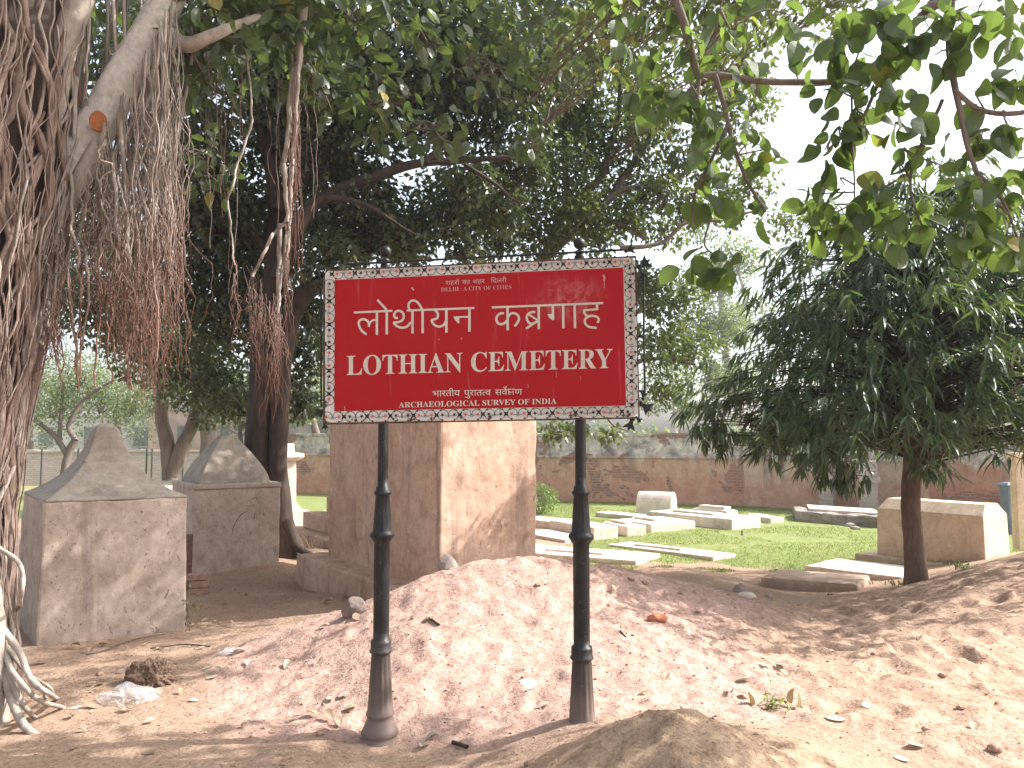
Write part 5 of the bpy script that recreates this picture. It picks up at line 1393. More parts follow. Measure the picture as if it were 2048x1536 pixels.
# rest of its crown, unseen: clumps placed to shade foreground and block sky
for c, r, n in (((3.2, 4.0, 4.6), .5, 70), ((2.9, 3.9, 3.9), .4, 60), ((3.6, 4.2, 4.0), .5, 80), ((4.4, 3.9, 5.0), .7, 130), ((4.6, 4.0, 4.2), .6, 100), ((3.4, 2.2, 5.4), .9, 160), ((5.4, 2.2, 5.6), 1.0, 200), ((4.2, 2.0, 5.0), 1.0, 220), ((5.6, 2.2, 4.8), 1.0, 200), ((3.9, 3.5, 3.4), .45, 100), ((4.6, 3.6, 4.0), .5, 90), ((3.5, 4.5, 5.2), .5, 120), ((4.4, 4.5, 5.3), .55, 130), ((5.3, 4.6, 5.5), .5, 110), ((3.9, 5.9, 6.1), .55, 130), ((4.7, 6.2, 6.3), .5, 110), ((3.3, 5.5, 6.2), .45, 90), ((2.6, 5.6, 5.6), .35, 50), ((5.5, .2, 5.6), 1.2, 420), ((4.6, -1.6, 5.8), 1.3, 420), ((6.2, -2.2, 5.2), 1.4, 420), ((3.2, -.6, 6.4), 1.1, 340), ((6.8, 1.0, 4.6), 1.2, 340)):
    blob_leaves(olv, np.array(c), r, n, .125, .088, OVATE10, -.6, .6, 1.6, .12)
    twigs(otw, c, r, 5, .014, np.array(c) + [.4, -.3, .3])
olv.make("crown", LF_NEAR, ov); link("twigs", otw.mesh(), BARK_GR, ov)

# --- young drooping tree at the right
tr0 = P(1830, 1172, 7.6)
yt = thing("young_tree", tuple(tr0), "young tree with drooping narrow dark leaves and a slim brown trunk before the coffin tomb", "tree", "trees inside the cemetery")
tb = Tubes(); trunk_tube(tb, [tr0 - [0, 0, .2], P(1828, 1100, 7.6), P(1822, 1000, 7.62), P(1828, 900, 7.65), P(1835, 780, 7.7), P(1840, 640, 7.75), P(1850, 520, 7.8)], [.125, .10, .088, .085, .075, .06, .03], 14, 36, .012, 21); link("trunk", tb.mesh(), mat_bark("brown_bark", (0.085, 0.050, 0.038), (0.19, 0.125, 0.095), None, 1.2), yt)
ylv = Leaves(); ytw = Tubes()
axis = lambda z: np.array([np.interp(z, [0, 5], [P(1830, 900, 7.65)[0], P(1850, 500, 7.8)[0]]), 7.68, z])
tiers = [(1.62, 1.75, 170), (1.85, 2.0, 230), (2.1, 2.05, 230), (2.35, 2.0, 220), (2.6, 1.9, 220), (2.85, 1.8, 210), (3.1, 1.66, 190), (3.35, 1.48, 160), (3.6, 1.22, 120), (3.85, .9, 70), (4.05, .55, 36)]
for z, R_, n in tiers:
    for k in range(n):
        a = rng.uniform(0, 2 * math.pi); rr = R_ * math.sqrt(rng.uniform(.05, 1.0)) * (1 + .16 * math.sin(3 * a + z * 5) + .1 * math.sin(7 * a + z * 3))
        tip = axis(z) + np.array([rr * math.cos(a), rr * math.sin(a), .10 - .24 * (rr / 1.8) ** 2 + rng.normal(0, .09)])
        if k % 2 == 0:
            st = axis(z - .05 - .12 * rr); mid = (st + tip) / 2 + np.array([0, 0, .10 * rr])
            ytw.add(spline([st, mid, tip], 8), np.linspace(.010, .003, 9)[:9], 4, (0, 0))
        m_ = int(rng.integers(9, 15)); out = np.array([math.cos(a), math.sin(a), 0])
        ang = rng.uniform(0, 2 * math.pi, m_)
        d = np.stack([np.cos(ang), np.sin(ang), np.full(m_, .05)], 1) * rng.uniform(.7, 1.1, (m_, 1)) + out * .5 * min(1, rr) + np.array([0, 0, -1]) * rng.uniform(.05, .95, (m_, 1))
        nn = np.stack([np.cos(ang), np.sin(ang), np.full(m_, 1.1)], 1) + rng.normal(size=(m_, 3)) * .25
        L_ = rng.uniform(.14, .235, m_)
        r_ = np.clip(rng.normal(.45, .18, m_), 0, .9)
        if rng.random() < .10: r_ = np.clip(r_ + .45, 0, .95)
        ylv.add(tip + rng.normal(size=(m_, 3)) * .025, d, nn, L_, rng.uniform(.021, .033, m_), LANCE, bend=.40, rnd=r_)
for px, py, Y, r in ((1660, 935, 7.2, .20), (1700, 955, 7.25, .16), (1620, 900, 7.1, .2), (1850, 935, 7.3, .14), (1450, 885, 7.6, .16), (1420, 870, 7.7, .12), (1560, 880, 7.4, .2)):
    for k in range(9):
        tip = P(px, py, Y) + rng.normal(size=3) * r * .6 + [0, 0, .06]; m_ = 9
        ang = rng.uniform(0, 2 * math.pi, m_); d = np.stack([np.cos(ang) * .6, np.sin(ang) * .6, rng.uniform(-1.2, -.5, m_)], 1)
        nn = np.stack([np.cos(ang), np.sin(ang), np.full(m_, .9)], 1)
        ylv.add(tip + rng.normal(size=(m_, 3)) * .02, d, nn, rng.uniform(.12, .19, m_), rng.uniform(.026, .038, m_), LANCE, bend=.2, rnd=np.clip(rng.normal(.72, .2, m_), 0, .95))
        ytw.add(spline([axis(tip[2] + .25) + (tip - axis(tip[2] + .25)) * .82, tip + [0, 0, .06], tip], 6), .003, 4, (0, 0))
ylv.make("crown", LF_MANGO, yt); link("twigs", ytw.mesh(), BARK_DK, yt)

# --- unseen trees added behind and left of the camera to cut the sky light
for i, (x, y, h, r) in enumerate(((-6.0, -5.5, 6.0, 2.4), (-8.5, 0.5, 6.4, 2.6), (-9.5, 6.5, 6.0, 2.4))):
    t = thing("added_shade_tree", (x, y, 0), ("unseen tree added to cut sky light, nearest behind the camera on the left", "unseen tree added to cut sky light, left of the banyan", "unseen tree added to cut sky light, far left of the tombs")[i], "tree", "trees inside the cemetery")
    tb = Tubes(); trunk_tube(tb, [(x, y, -.3), (x + .1, y, 1.5), (x - .1, y + .1, 3.2), (x, y, h * .8)], [.4, .3, .25, .15], 12, 20, .05, i + 40); link("trunk", tb.mesh(), BARK_DK, t)
    lv = Leaves(); tw = Tubes()
    for k in range(7):
        c_ = np.array([x, y, h]) + np.array([rng.normal(0, r * .5), rng.normal(0, r * .5), rng.normal(-.6, r * .32)]); blob_leaves(lv, c_, r * .62, 1500, .15, .09, OVATE5, -.4, .4, 1.2); twigs(tw, c_, r * .6, 4, .02, (x, y, h * .6))
    lv.make("crown", LF_DARK, t); link("twigs", tw.mesh(), BARK_DK, t)

# --- smaller trees on the far left and pale trees beyond the right wall
def far_tree(name, label, base, limbs, blobs, leaf, mat, bark, group, tw=4):
    t = thing(name, tuple(base), label, "tree", group)
    for i, (pts, r0, r1) in enumerate(limbs):
        tb = Tubes(); trunk_tube(tb, pts, [r0, (r0 + r1) / 2, r1], 10, 24, .06, base[0] + i); link("trunk" if i == 0 else "branch", tb.mesh(), bark, t)
    lv = Leaves(); tb = Tubes()
    for c, r, n in blobs:
        blob_leaves(lv, c, r, n, leaf, leaf * .55, OVATE5 if leaf < .1 else CARD, -.15, .3, 1.5)
        twigs(tb, c, r, tw, .02)
    lv.make("crown", mat, t); link("twigs", tb.mesh(), bark, t)
    return t
q = lambda l, Y: [P(x, y, Y) for x, y in l]
far_tree("small_tree", "thin grey small tree with a crooked forked stem behind the nearest tomb", P(125, 975, 20), [(q([(122, 985), (132, 915), (150, 880)], 20), .13, .09), (q([(135, 910), (108, 868), (60, 830), (30, 800)], 20), .08, .03), (q([(150, 880), (140, 850), (170, 800), (230, 760)], 20), .07, .03), (q([(120, 880), (118, 820), (130, 760)], 20), .06, .03)],
         [(P(110, 800, 20), 1.0, 1500), (P(200, 790, 20.5), 1.0, 1500), (P(50, 790, 20.5), .9, 1000), (P(260, 800, 21), .9, 1100), (P(160, 740, 20), .9, 1100), (P(310, 790, 21), .7, 700)], .085, LF_FAR, BARK_GR, "trees behind the left tombs")
far_tree("forked_tree", "tree with a twin pale brown trunk between the two pyramid roofed tombs", P(345, 955, 17), [(q([(340, 960), (335, 890), (325, 820), (330, 720)], 17), .17, .12), (q([(342, 950), (365, 890), (385, 840), (420, 740)], 17), .17, .12)],
         [(P(370, 760, 16.5), .85, 1400), (P(450, 790, 16.5), .75, 1100), (P(300, 700, 17), 1.0, 1300), (P(520, 770, 17), .7, 800), (P(420, 690, 16.5), 1.0, 1300), (P(410, 840, 17), .35, 240), (P(600, 820, 18), .5, 380)], .11, LF_DARK, BARK_GR, "trees behind the left tombs")
far_tree("stout_tree", "stout grey trunk behind the second tomb's pointed roof", P(422, 955, 22), [(q([(420, 960), (420, 880), (425, 820), (420, 740)], 22), .30, .24)],
         [(P(420, 780, 22), 1.2, 1500), (P(520, 800, 22), 1.0, 1100), (P(340, 780, 23), 1.0, 1000)], .12, LF_DARK, BARK_GR, "trees behind the left tombs")
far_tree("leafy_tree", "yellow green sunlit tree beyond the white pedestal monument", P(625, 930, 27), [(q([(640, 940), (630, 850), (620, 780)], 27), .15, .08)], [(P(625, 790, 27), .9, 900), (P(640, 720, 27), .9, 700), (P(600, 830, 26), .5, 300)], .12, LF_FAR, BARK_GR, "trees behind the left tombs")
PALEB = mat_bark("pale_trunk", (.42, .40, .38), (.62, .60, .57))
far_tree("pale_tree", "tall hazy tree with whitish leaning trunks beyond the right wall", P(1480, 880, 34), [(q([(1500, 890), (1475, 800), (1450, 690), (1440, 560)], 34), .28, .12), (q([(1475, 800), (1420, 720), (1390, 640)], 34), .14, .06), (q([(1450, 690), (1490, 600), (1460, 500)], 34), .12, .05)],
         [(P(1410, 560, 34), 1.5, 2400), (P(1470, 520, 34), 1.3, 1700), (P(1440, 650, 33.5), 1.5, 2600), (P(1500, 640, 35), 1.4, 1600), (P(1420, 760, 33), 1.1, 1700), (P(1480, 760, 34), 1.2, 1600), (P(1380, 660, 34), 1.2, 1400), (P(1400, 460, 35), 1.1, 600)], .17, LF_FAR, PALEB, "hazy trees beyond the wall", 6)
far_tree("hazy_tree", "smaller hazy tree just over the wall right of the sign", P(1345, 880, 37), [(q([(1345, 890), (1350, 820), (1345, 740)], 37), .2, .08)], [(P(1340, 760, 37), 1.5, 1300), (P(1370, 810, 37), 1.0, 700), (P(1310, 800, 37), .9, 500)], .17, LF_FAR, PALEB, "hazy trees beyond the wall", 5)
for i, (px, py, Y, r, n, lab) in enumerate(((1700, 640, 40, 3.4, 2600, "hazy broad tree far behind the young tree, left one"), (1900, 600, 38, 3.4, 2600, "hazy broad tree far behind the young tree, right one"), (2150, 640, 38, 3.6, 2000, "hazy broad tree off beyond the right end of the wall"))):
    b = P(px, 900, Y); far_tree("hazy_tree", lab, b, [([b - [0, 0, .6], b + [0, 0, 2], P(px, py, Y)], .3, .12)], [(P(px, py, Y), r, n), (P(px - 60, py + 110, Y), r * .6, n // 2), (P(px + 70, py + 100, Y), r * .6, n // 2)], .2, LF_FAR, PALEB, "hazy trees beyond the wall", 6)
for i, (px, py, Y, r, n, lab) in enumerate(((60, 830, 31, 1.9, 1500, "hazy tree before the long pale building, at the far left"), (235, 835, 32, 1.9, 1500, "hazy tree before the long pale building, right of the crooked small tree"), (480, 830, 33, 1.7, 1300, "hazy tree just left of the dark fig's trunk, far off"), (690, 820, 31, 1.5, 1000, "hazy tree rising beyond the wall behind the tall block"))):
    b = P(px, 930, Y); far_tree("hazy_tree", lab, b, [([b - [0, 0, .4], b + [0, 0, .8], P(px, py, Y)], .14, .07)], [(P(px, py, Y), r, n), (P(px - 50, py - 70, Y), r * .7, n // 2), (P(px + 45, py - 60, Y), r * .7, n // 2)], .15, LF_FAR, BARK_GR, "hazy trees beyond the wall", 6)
# far tree belt as one mass
tl = Leaves()
for i in range(46):
    x = -52 + i * 2.35 + rng.normal(0, .6); y = 56 + rng.normal(0, 2); h = rng.uniform(1.1, 2.3)
    blob_leaves(tl, np.array([x, y, h * .8]), h * 1.15, 420, .34, .24, CARD, -.9, .2, .8)
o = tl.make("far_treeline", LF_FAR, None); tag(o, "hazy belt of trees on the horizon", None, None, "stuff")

# ------------------------------------------------------------------ grass, litter, small things
LF_GRASS = mat_leaf("grass_blade", (0.095, 0.13, 0.04), (0.15, 0.19, 0.06), (0.28, 0.27, 0.12), .5, .3, (0.25, 0.32, 0.06), (.45, .38, .18))
gl = Leaves()
gsel = np.argwhere((m_grass > .45) & (gy > 9) & (gy < 20) & (gx > -3) & (gx < 10))
pick = gsel[rng.integers(0, len(gsel), 70000)]
bp = np.stack([gx[pick[:, 0], pick[:, 1]], gy[pick[:, 0], pick[:, 1]], gz[pick[:, 0], pick[:, 1]]], 1) + np.concatenate([rng.uniform(-.07, .07, (70000, 2)), np.zeros((70000, 1))], 1)
dd = rng.normal(size=(70000, 3)) * .45; dd[:, 2] = 1
keep_ = (fbm(bp[:, 0] * .9, bp[:, 1] * .9, 4, 77) > -.22); bp[~keep_, 2] -= .03
gl.add(bp - [0, 0, .004], dd, rng.normal(size=(70000, 3)), rng.uniform(.018, .045, 70000), rng.uniform(.006, .011, 70000), CARD, bend=.2)
tag(gl.make("grass", LF_GRASS, None), "short sunlit grass blades of the lawn", None, None, "stuff")
def tuft(name, px, py, n, h, label, mat, cat, spread=.1, wd=.012, lean=.6, tmpl=LANCE):
    c = on_ground(px, py); t = thing(name, tuple(c), label, cat)
    lv = Leaves(); p = c + np.concatenate([rng.normal(0, spread * .5, (n, 2)), np.zeros((n, 1))], 1)
    d = rng.normal(size=(n, 3)) * lean; d[:, 2] = np.abs(d[:, 2]) + .8
    lv.add(p, d, rng.normal(size=(n, 3)), rng.uniform(.5, 1, n) * h, wd, tmpl, bend=.3)
    lv.make("blades", mat, t); return t
DRYL = mat_leaf("dry_leaf", (0.20, 0.12, 0.075), (0.34, 0.24, 0.16), (0.52, 0.44, 0.34), .7, .15, (.4, .25, .12), (.6, .55, .48))
PALEL = mat_leaf("sunlit_pale_leaf", (0.28, 0.25, 0.21), (0.40, 0.37, 0.32), (0.52, 0.49, 0.45), .6, .12, (.5, .45, .35), (.7, .68, .64))  # pale tones stand in for sun on the lighter leaves
tuft("dry_weed", 612, 1096, 60, .28, "dry twiggy weed tuft beside the dark fig's exposed root", DRYL, "weed", .22, .01)
tuft("weed", 1925, 1140, 40, .10, "small weed tuft on the bank right of the young tree's foot", LF_GRASS, "weed", .12, .012)
tuft("weed", 1800, 1172, 46, .07, "low weeds at the left of the young tree's foot", LF_GRASS, "weed", .22, .012)
# climbing sprig at the front tomb's right edge
c = on_ground(380, 1262); t = thing("sprig", tuple(c), "thin green climbing sprig at the right edge of the nearest tomb", "plant")
tb = Tubes(); lv = Leaves()
for k in range(5):
    p_ = spline([c + [rng.normal(0, .03), rng.normal(0, .02), -.02], c + [rng.normal(0, .05), 0, .15], c + [rng.normal(0, .05) + .01, rng.normal(0, .03), rng.uniform(.2, .42)]], 12)
    tb.add(p_, .002, 4, (0, 0)); n = 14; b = p_[rng.integers(2, len(p_), n)]
    lv.add(b, rng.normal(size=(n, 3)) + [0, 0, .2], rng.normal(size=(n, 3)) + [0, 0, 1], rng.uniform(.02, .035, n), .018, OVATE5)
link("stem", tb.mesh(), BARK_GR, t); lv.make("leaves", LF_GRASS, t)
# shrub beside the block
c = P(1088, 1028, 16.4); t = thing("shrub", (c[0], c[1], 0), "round green shrub showing past the right edge of the tall block", "shrub")
lv = Leaves(); tb = Tubes(); blob_leaves(lv, np.array([c[0] - .1, c[1], .30]), .42, 1500, .05, .03, OVATE5, -.6, .1, 3); twigs(tb, (c[0] - .1, c[1], .3), .38, 9, .01, (c[0] - .1, c[1], -.05))
lv.make("foliage", mat_leaf("shrub_leaf", (0.05, 0.09, 0.025), (0.085, 0.15, 0.04), (0.15, 0.22, 0.06), .45, .3), t); link("stems", tb.mesh(), BARK_GR, t)
# fallen leaves: six leaf shapes copied about
def leaf_mesh(size, curl, mat):
    V, F, r = leaf_arrays(np.zeros((1, 3)), np.array([[1.0, 0, 0]]), np.array([[0, 0, 1.0]]), np.array([size]), np.array([size * .62]), OVATE14, bend=curl)
    V = V.copy(); V[:, 2] += np.abs(V[:, 1]) * curl * 1.2; V[:, 2] -= V[:, 2].min()
    me = np_mesh(V, F, True, {"rnd": np.full(len(V), rng.random())}); me.materials.append(mat); return me
LM = [leaf_mesh(s_, c_, mt) for s_, c_, mt in ((.10, .2, DRYL), (.12, -.22, DRYL), (.085, .4, DRYL), (.10, .1, PALEL), (.12, -.15, PALEL), (.09, .3, PALEL))]
pale_spots = [(410, 1297), (402, 1326), (468, 1310), (452, 1300), (585, 1443), (905, 1438), (876, 1477), (1525, 1330), (1577, 1336), (1502, 1364), (1465, 1396), (1482, 1390), (1850, 1494), (1787, 1512), (1736, 1418), (1692, 1440), (265, 1420), (140, 1420), (150, 1440), (1625, 1243), (1395, 1190), (700, 1390), (430, 1342), (500, 1322), (840, 1505), (655, 1395), (1100, 1410)]
dark_spots = [(1002, 1448), (1335, 1357), (1885, 1394), (1560, 1345), (1500, 1354), (862, 1243), (990, 1485), (670, 1445), (715, 1420), (1150, 1215), (1250, 1195), (1232, 1178), (1680, 1335), (1950, 1452), (1670, 1362), (1300, 1390), (335, 1335), (470, 1300), (300, 1290), (210, 1290), (1450, 1215), (1400, 1222), (1640, 1238), (1420, 1290), (960, 1400)]
def drop_leaf(px, py, k, lab, grp):
    p = on_ground(px, py)
    o = bpy.data.objects.new("fallen_leaf", LM[k]); COL.objects.link(o)
    o.location = (p[0], p[1], p[2] + .004); o.rotation_euler = (rng.normal(0, .14), rng.normal(0, .14), rng.uniform(0, 6.28)); s_ = rng.uniform(.5, .95); o.scale = (s_, s_, s_)
    tag(o, lab, "leaf", grp)
for px, py in pale_spots: drop_leaf(px, py, 3 + int(rng.integers(3)), "fallen leaf coloured pale as if sunlit, lying on the sand and earth", "pale fallen leaves")
dark_spots = [q_ for i_, q_ in enumerate(dark_spots) if q_[0] < 900 or i_ % 2]
for px, py in dark_spots: drop_leaf(px, py, int(rng.integers(3)), "dry brown fallen leaf lying on the sand and earth", "brown fallen leaves")
for i in range(30):
    px, py = rng.uniform(60, 2040), rng.uniform(1290, 1530)
    px = rng.uniform(60, 700)
    k = int(rng.integers(6))
    drop_leaf(px, py, k, "fallen leaf coloured pale as if sunlit, lying on the sand and earth" if k > 2 else "dry brown fallen leaf lying on the sand and earth", "pale fallen leaves" if k > 2 else "brown fallen leaves")
for i in range(26):
    px, py = rng.uniform(395, 720), rng.uniform(1180, 1260) ; k = int(rng.integers(3)); drop_leaf(px, py, k, "dry brown fallen leaf lying on the sand and earth", "brown fallen leaves")
# crumbs of soil, leaf bits and pebbles too many to count
lt = Leaves()
nL = 4600
nA = 3700
lx = np.concatenate([rng.uniform(-4, -.6, nA), rng.uniform(-3, 5, nL - nA)]); ly = np.concatenate([rng.uniform(3.2, 8.6, nA), rng.uniform(3.2, 7.4, nL - nA)])
lz = np.array([ground_z(a, b) for a, b in zip(lx, ly)])
sz = rng.uniform(.006, .026, nL) * np.where(lx < -.8, 1.15, .75)
lt.add(np.stack([lx, ly, lz + .002], 1), np.concatenate([rng.normal(size=(nL, 2)), rng.normal(0, .25, (nL, 1))], 1), rng.normal(size=(nL, 3)) * .4 + [0, 0, 1], sz, sz * .6, OVATE5, bend=.3)
tag(lt.make("leaf_litter", DRYL, None), "crumbs of dry leaf strewn over the earth", None, None, "stuff")
cl = MB()
ico = bmesh.new(); bmesh.ops.create_icosphere(ico, subdivisions=1, radius=1); iv = np.array([v.co for v in ico.verts]); jf = [[v.index for v in f.verts] for f in ico.faces]; ico.free()
for i in range(620):
    x, y = (rng.normal(.6, 1.5), rng.normal(4.7, .8)) if i % 3 else (rng.uniform(-3.5, 4.5), rng.uniform(3.3, 7))
    r = rng.uniform(.003, .010) * (1.7 if rng.random() < .06 else 1); n = len(cl.v)
    v = iv * rng.uniform(.7, 1.25, (12 if len(iv) == 12 else len(iv), 1)) * r * np.array([1, 1, .7]) + [x, y, ground_z(x, y) + r * .25]
    cl.v += [tuple(q_) for q_ in v]; cl.f += [[n + a for a in f] for f in jf]
CLOD = mat_plain("soil_clod", (0.33, 0.215, 0.16), .95, .1, .4, 60)
for i in range(300):
    x, y = rng.normal(.68, .45), rng.normal(3.1, .34); r = rng.uniform(.0015, .0055) * (2.2 if rng.random() < .05 else 1); n = len(cl.v)
    v = iv * rng.uniform(.7, 1.25, (len(iv), 1)) * r * np.array([1, 1, .75]) + [x, y, ground_z(x, y) + r * .2]
    cl.v += [tuple(q_) for q_ in v]; cl.f += [[n + a for a in f] for f in jf]
o = link("soil_crumbs", cl.mesh(), CLOD); tag(o, "crumbs and small clods of reddish soil", None, None, "stuff")
# single stones, bricks, rubbish
c = P(905, 1130, 6.75); gzc = ground_z(c[0], c[1])
stone("leaning_stone", (c[0], c[1], gzc - .02), .19, "grey oblong stone leaning on the corner of the tall block", STONE, "stone", (.55, .5, 1.15), None, .3, ('Y', -.35), 4)
stone("stone", on_ground(709, 1228), .085, "grey rounded stone on the sand crest left of the left sign post", DSTONE, "stone", (1.1, .8, 1.0), None, .25, None, 8)
stone("brick_piece", on_ground(1316, 1241), .055, "orange brick fragment on the sand right of the right post", BRICKB, "brick", (1.35, .8, .6), None, .2, None, 12)
stone("stone", on_ground(1480, 1186), .06, "brown stone at the left of a pair in the shaded dip", STONE, "stone", (.9, .8, .9), None, .2, None, 15)
stone("stone", on_ground(1493, 1194), .06, "pale flat stone at the right of a pair in the shaded dip", PL_SLAB, "stone", (1.3, .7, .5), None, .2, None, 17)
stone("stone", on_ground(1538, 1196), .04, "small dark stone alone in the shaded dip", STONE, "stone", (1, .8, .8), None, .2, None, 19)
for i, (px, py, s_) in enumerate(((1060, 1530, .03), (1922, 1418, .03), (1990, 1500, .04), (1852, 1460, .026), (1262, 1160, .035), (1290, 1168, .04), (1710, 1222, .04), (1660, 1190, .035), (1175, 1175, .035), (1075, 1172, .03), (1360, 1188, .03), (640, 1470, .03), (200, 1350, .03), (1885, 1352, .03))):
    stone("clod", on_ground(px, py), s_ * .7, "reddish clod of earth lying on the sand", CLOD, "clod", (1.2, .9, .7), "loose clods on the sand", .2)
DCLOD = mat_plaster("dark_earth", (0.12, 0.078, 0.055), (0.24, 0.165, 0.12), (.05, .035, .028), .5, .9, 50)
p = on_ground(303, 1365); bm = bmesh.new(); bmesh.ops.create_icosphere(bm, subdivisions=5, radius=1)
for v in bm.verts:
    q_ = v.co.copy(); nz = mnoise.noise(q_ * 1.6) * .25 + mnoise.noise(q_ * 4) * .20 + abs(mnoise.noise(q_ * 7)) * -.22
    v.co = Vector((q_.x * (1 + nz) * .145 * (1.1 - .25 * q_.z), q_.y * (1 + nz) * .12, max(q_.z * (1 + nz), -.3) * .125 if q_.z < .55 else (.55 * (1 + nz * 1.4)) * .16))
me = bpy.data.meshes.new("m"); bm.to_mesh(me); bm.free(); o = link("earth_stump", me, DCLOD); o.location = (p[0], p[1], p[2] + .04); tag(o, "dark crumbly stump of earth on the bare ground at the left", "stump")
m = N("clear_plastic"); n1 = m.noise(14, 4, .6)
m.done((0.80, 0.80, 0.82), .18, .6, m.bump(n1, .8, .02)); tr = m.n("ShaderNodeBsdfTransparent"); tr.inputs[0].default_value = (.92, .92, .93, 1); mx = m.n("ShaderNodeMixShader"); mx.inputs[0].default_value = .72
m.L(m.b.outputs[0], mx.inputs[1]); m.L(tr.outputs[0], mx.inputs[2]); m.L(mx.outputs[0], m.out.inputs[0])
def bag(px, py, sx, sy, szz, label, rot):
    p = on_ground(px, py); bm = bmesh.new(); bmesh.ops.create_icosphere(bm, subdivisions=4, radius=1)
    for v in bm.verts:
        q_ = v.co.copy(); e = 1 + .18 * mnoise.noise(q_ * 2.2 + Vector((px, 0, 0))) + .14 * abs(mnoise.noise(q_ * 5.5)) - .10 * abs(mnoise.noise(q_ * 9))
        tp = 1 - .45 * max(0, -q_.x)
        v.co = Vector((q_.x * sx * e, q_.y * sy * e * tp, max(-.25, q_.z) * szz * e * tp))
    bmesh.ops.rotate(bm, verts=bm.verts, cent=(0, 0, 0), matrix=Matrix.Rotation(rot, 3, 'Z'))
    me = bpy.data.meshes.new("m"); bm.to_mesh(me); bm.free(); o = link("plastic_bag", me, m.m); o.location = (p[0], p[1], p[2] + .012); tag(o, label, "bag", "plastic bags on the ground")
bag(252, 1402, .17, .10, .085, "crumpled clear plastic bag in front of the dark earth stump", .05)
bag(455, 1308, .07, .04, .03, "small shred of clear plastic on the earth right of the nearest tomb", .2)
tb = Tubes(); p_ = spline([on_ground(x, y) + [0, 0, .012 + .01 * (i % 2)] for i, (x, y) in enumerate(((172, 1312), (225, 1300), (262, 1284), (300, 1277), (347, 1270)))], 18); tb.add(wig(p_, .012, 4, 3), np.linspace(.008, .004, len(p_)), 6, (0, 0))
tag(link("fallen_branch", tb.mesh(), BARK_GR), "thin fallen branch lying along the foot of the nearest tomb", "branch")
for pts, r, lab in (([(905, 1488), (935, 1498)], .010, "short dark stick between the two sign posts' feet"), ([(858, 1238), (878, 1252)], .008, "short brown stick on the crest of the pink sand"), ([(898, 1258), (918, 1240)], .003, "thin dry twig standing in the pink sand"), ([(1240, 1262), (1252, 1275)], .004, "small twig on the sand right of the right post"),
                    ([(300, 1298), (370, 1290), (420, 1294)], .004, "long thin twig on the earth right of the nearest tomb")):
    tb = Tubes(); p_ = spline([on_ground(x, y) + [0, 0, r] for x, y in pts], 8); tb.add(p_, r, 6, (0, 0)); tag(link("stick", tb.mesh(), BARK_DK), lab, "stick", "sticks on the ground")
# printed paper scrap on the sand
p = on_ground(1057, 1371); PAPER = mat_plain("white_paper", (0.75, 0.75, 0.73), .7, .3, .1, 20)
t = thing("paper_scrap", tuple(p), "small white printed paper scrap lying on the pink sand between the posts", "paper")
mb = MB(); rt = Matrix.Rotation(.6, 3, 'Z'); g = [(rt @ Vector((x, y, 0)) + Vector(p)) for x, y in ((-.034, -.048), (.034, -.044), (.036, .046), (-.032, .05))]
sl_ = lambda q_: (q_[0], q_[1], ground_z(p[0], p[1]) + .012 + (q_[1] - p[1]) * .25)
mb.loft([[tuple(Vector(sl_(q_)) - Vector((0, 0, .001))) for q_ in g], [sl_(q_) for q_ in g]]); solid("sheet", mb, PAPER, t, 0)
mb = MB()
for a, b, c_, d in ((-.02, -.018, .02, -.012), (-.02, .0, .012, .006), (-.016, .016, .018, .022)):
    q4 = [rt @ Vector((x, y, 0)) + Vector(p) for x, y in ((a, b), (c_, b), (c_, d), (a, d))]; mb.poly([tuple(Vector(sl_(q_)) + Vector((0, 0, .0012))) for q_ in q4])
solid("print", mb, DARKM, t, 0)
# sprig with curled leaves right of the hump
c = on_ground(1543, 1416); t = thing("wilted_sprig", tuple(c), "wilted green sprig among curled brown leaves on the sand at the right", "plant")
lv = Leaves(); n = 46; lv.add(c + rng.normal(0, .035, (n, 3)) * [1, 1, .5] + [0, 0, .03], rng.normal(size=(n, 3)), rng.normal(size=(n, 3)), rng.uniform(.03, .06, n), .014, LANCE, bend=.5); lv.make("leaves", LF_GRASS, t)
lv = Leaves(); lv.add(c + np.array([[-.11, 0, .01], [.11, .01, .02], [-.14, .05, .01], [.13, -.02, .01]]), np.array([[.3, .2, 1], [-.2, .1, 1], [-.6, .5, .4], [.6, .2, .7]]), rng.normal(size=(4, 3)), .07, .05, OVATE14, bend=.6); lv.make("dry_leaves", DRYL, t)
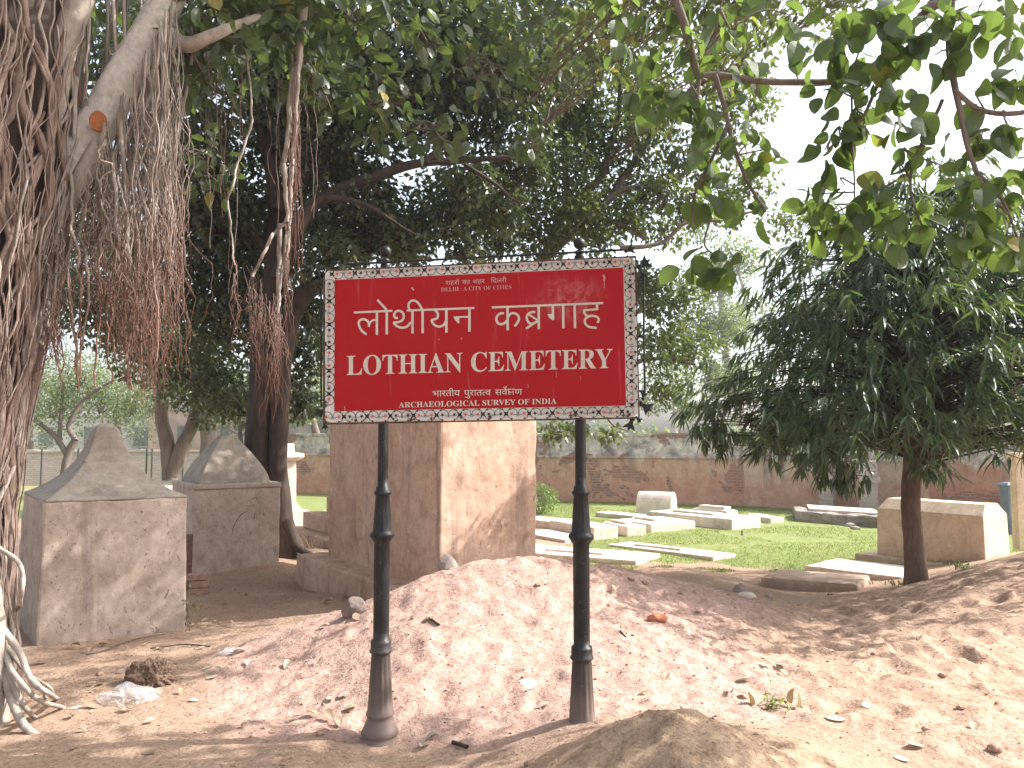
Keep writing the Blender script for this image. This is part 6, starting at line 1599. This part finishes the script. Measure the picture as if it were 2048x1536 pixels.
# plank and broken bricks between the two tombs, peg on the lawn
p = P(377, 1140, 8.2); q_ = P(380, 1068, 8.5); mb = MB(); p[2] = ground_z(p[0], p[1]) - .02
mb.loft([[(p[0] + x, p[1] + y, p[2]) for x, y in ((-.03, -.015), (.03, -.015), (.03, .015), (-.03, .015))], [(q_[0] + x, q_[1] + y, q_[2]) for x, y in ((-.03, -.015), (.03, -.015), (.03, .015), (-.03, .015))]])
o = solid("plank", mb, mat_plain("old_wood", (0.16, 0.085, 0.06), .85, .2, .35, 25), None, .004); tag(o, "short brown plank leaning in the gap between the two pyramid roofed tombs", "plank")
for i, (dz, dx, lab) in enumerate(((0, 0, "bottom brick of the little stack in the gap between the tombs"), (.07, .01, "middle brick of the little stack in the gap between the tombs"), (.14, -.01, "top brick of the little stack in the gap between the tombs"))):
    b = P(376, 1168, 7.9); mb = MB(); zb = ground_z(b[0], b[1]) + dz; mb.box((b[0] + dx, b[1]), np.array([.18, .05]), np.array([-.03, .1]), .064, zb); o = solid("brick", mb, mat_plain("pale_brick", (0.40, 0.25, 0.19), .9, .2, .3, 22) if i == 0 else o.data.materials[0], None, .008, .004, .08, i); tag(o, lab, "brick", "bricks stacked between the tombs")
p = on_z(1484, 1073); tb = Tubes(); tb.add([(p[0], p[1], -.05), (p[0], p[1], .09)], .014, 6, (0, 0)); tag(link("peg", tb.mesh(), DARKM), "small black peg standing in the lawn before the long white grave", "peg")

# ------------------------------------------------------------------ air
hz = MB(); hz.hexa([(-72, -44, -1.6), (72, -44, -1.6), (72, 72, -1.6), (-72, 72, -1.6)], [(-72, -44, 13), (72, -44, 13), (72, 72, 13), (-72, 72, 13)])
hm = bpy.data.materials.new("haze_air"); hm.use_nodes = True; hm.node_tree.nodes.remove(hm.node_tree.nodes["Principled BSDF"])
pv = hm.node_tree.nodes.new("ShaderNodeVolumePrincipled"); pv.inputs["Color"].default_value = (0.93, 0.96, 1.0, 1); pv.inputs["Density"].default_value = 0.0014; pv.inputs["Anisotropy"].default_value = 0.35
hm.node_tree.links.new(pv.outputs[0], hm.node_tree.nodes["Material Output"].inputs["Volume"])
tag(link("haze", hz.mesh(), hm), "thin sunlit haze filling the air", None, None, "stuff")
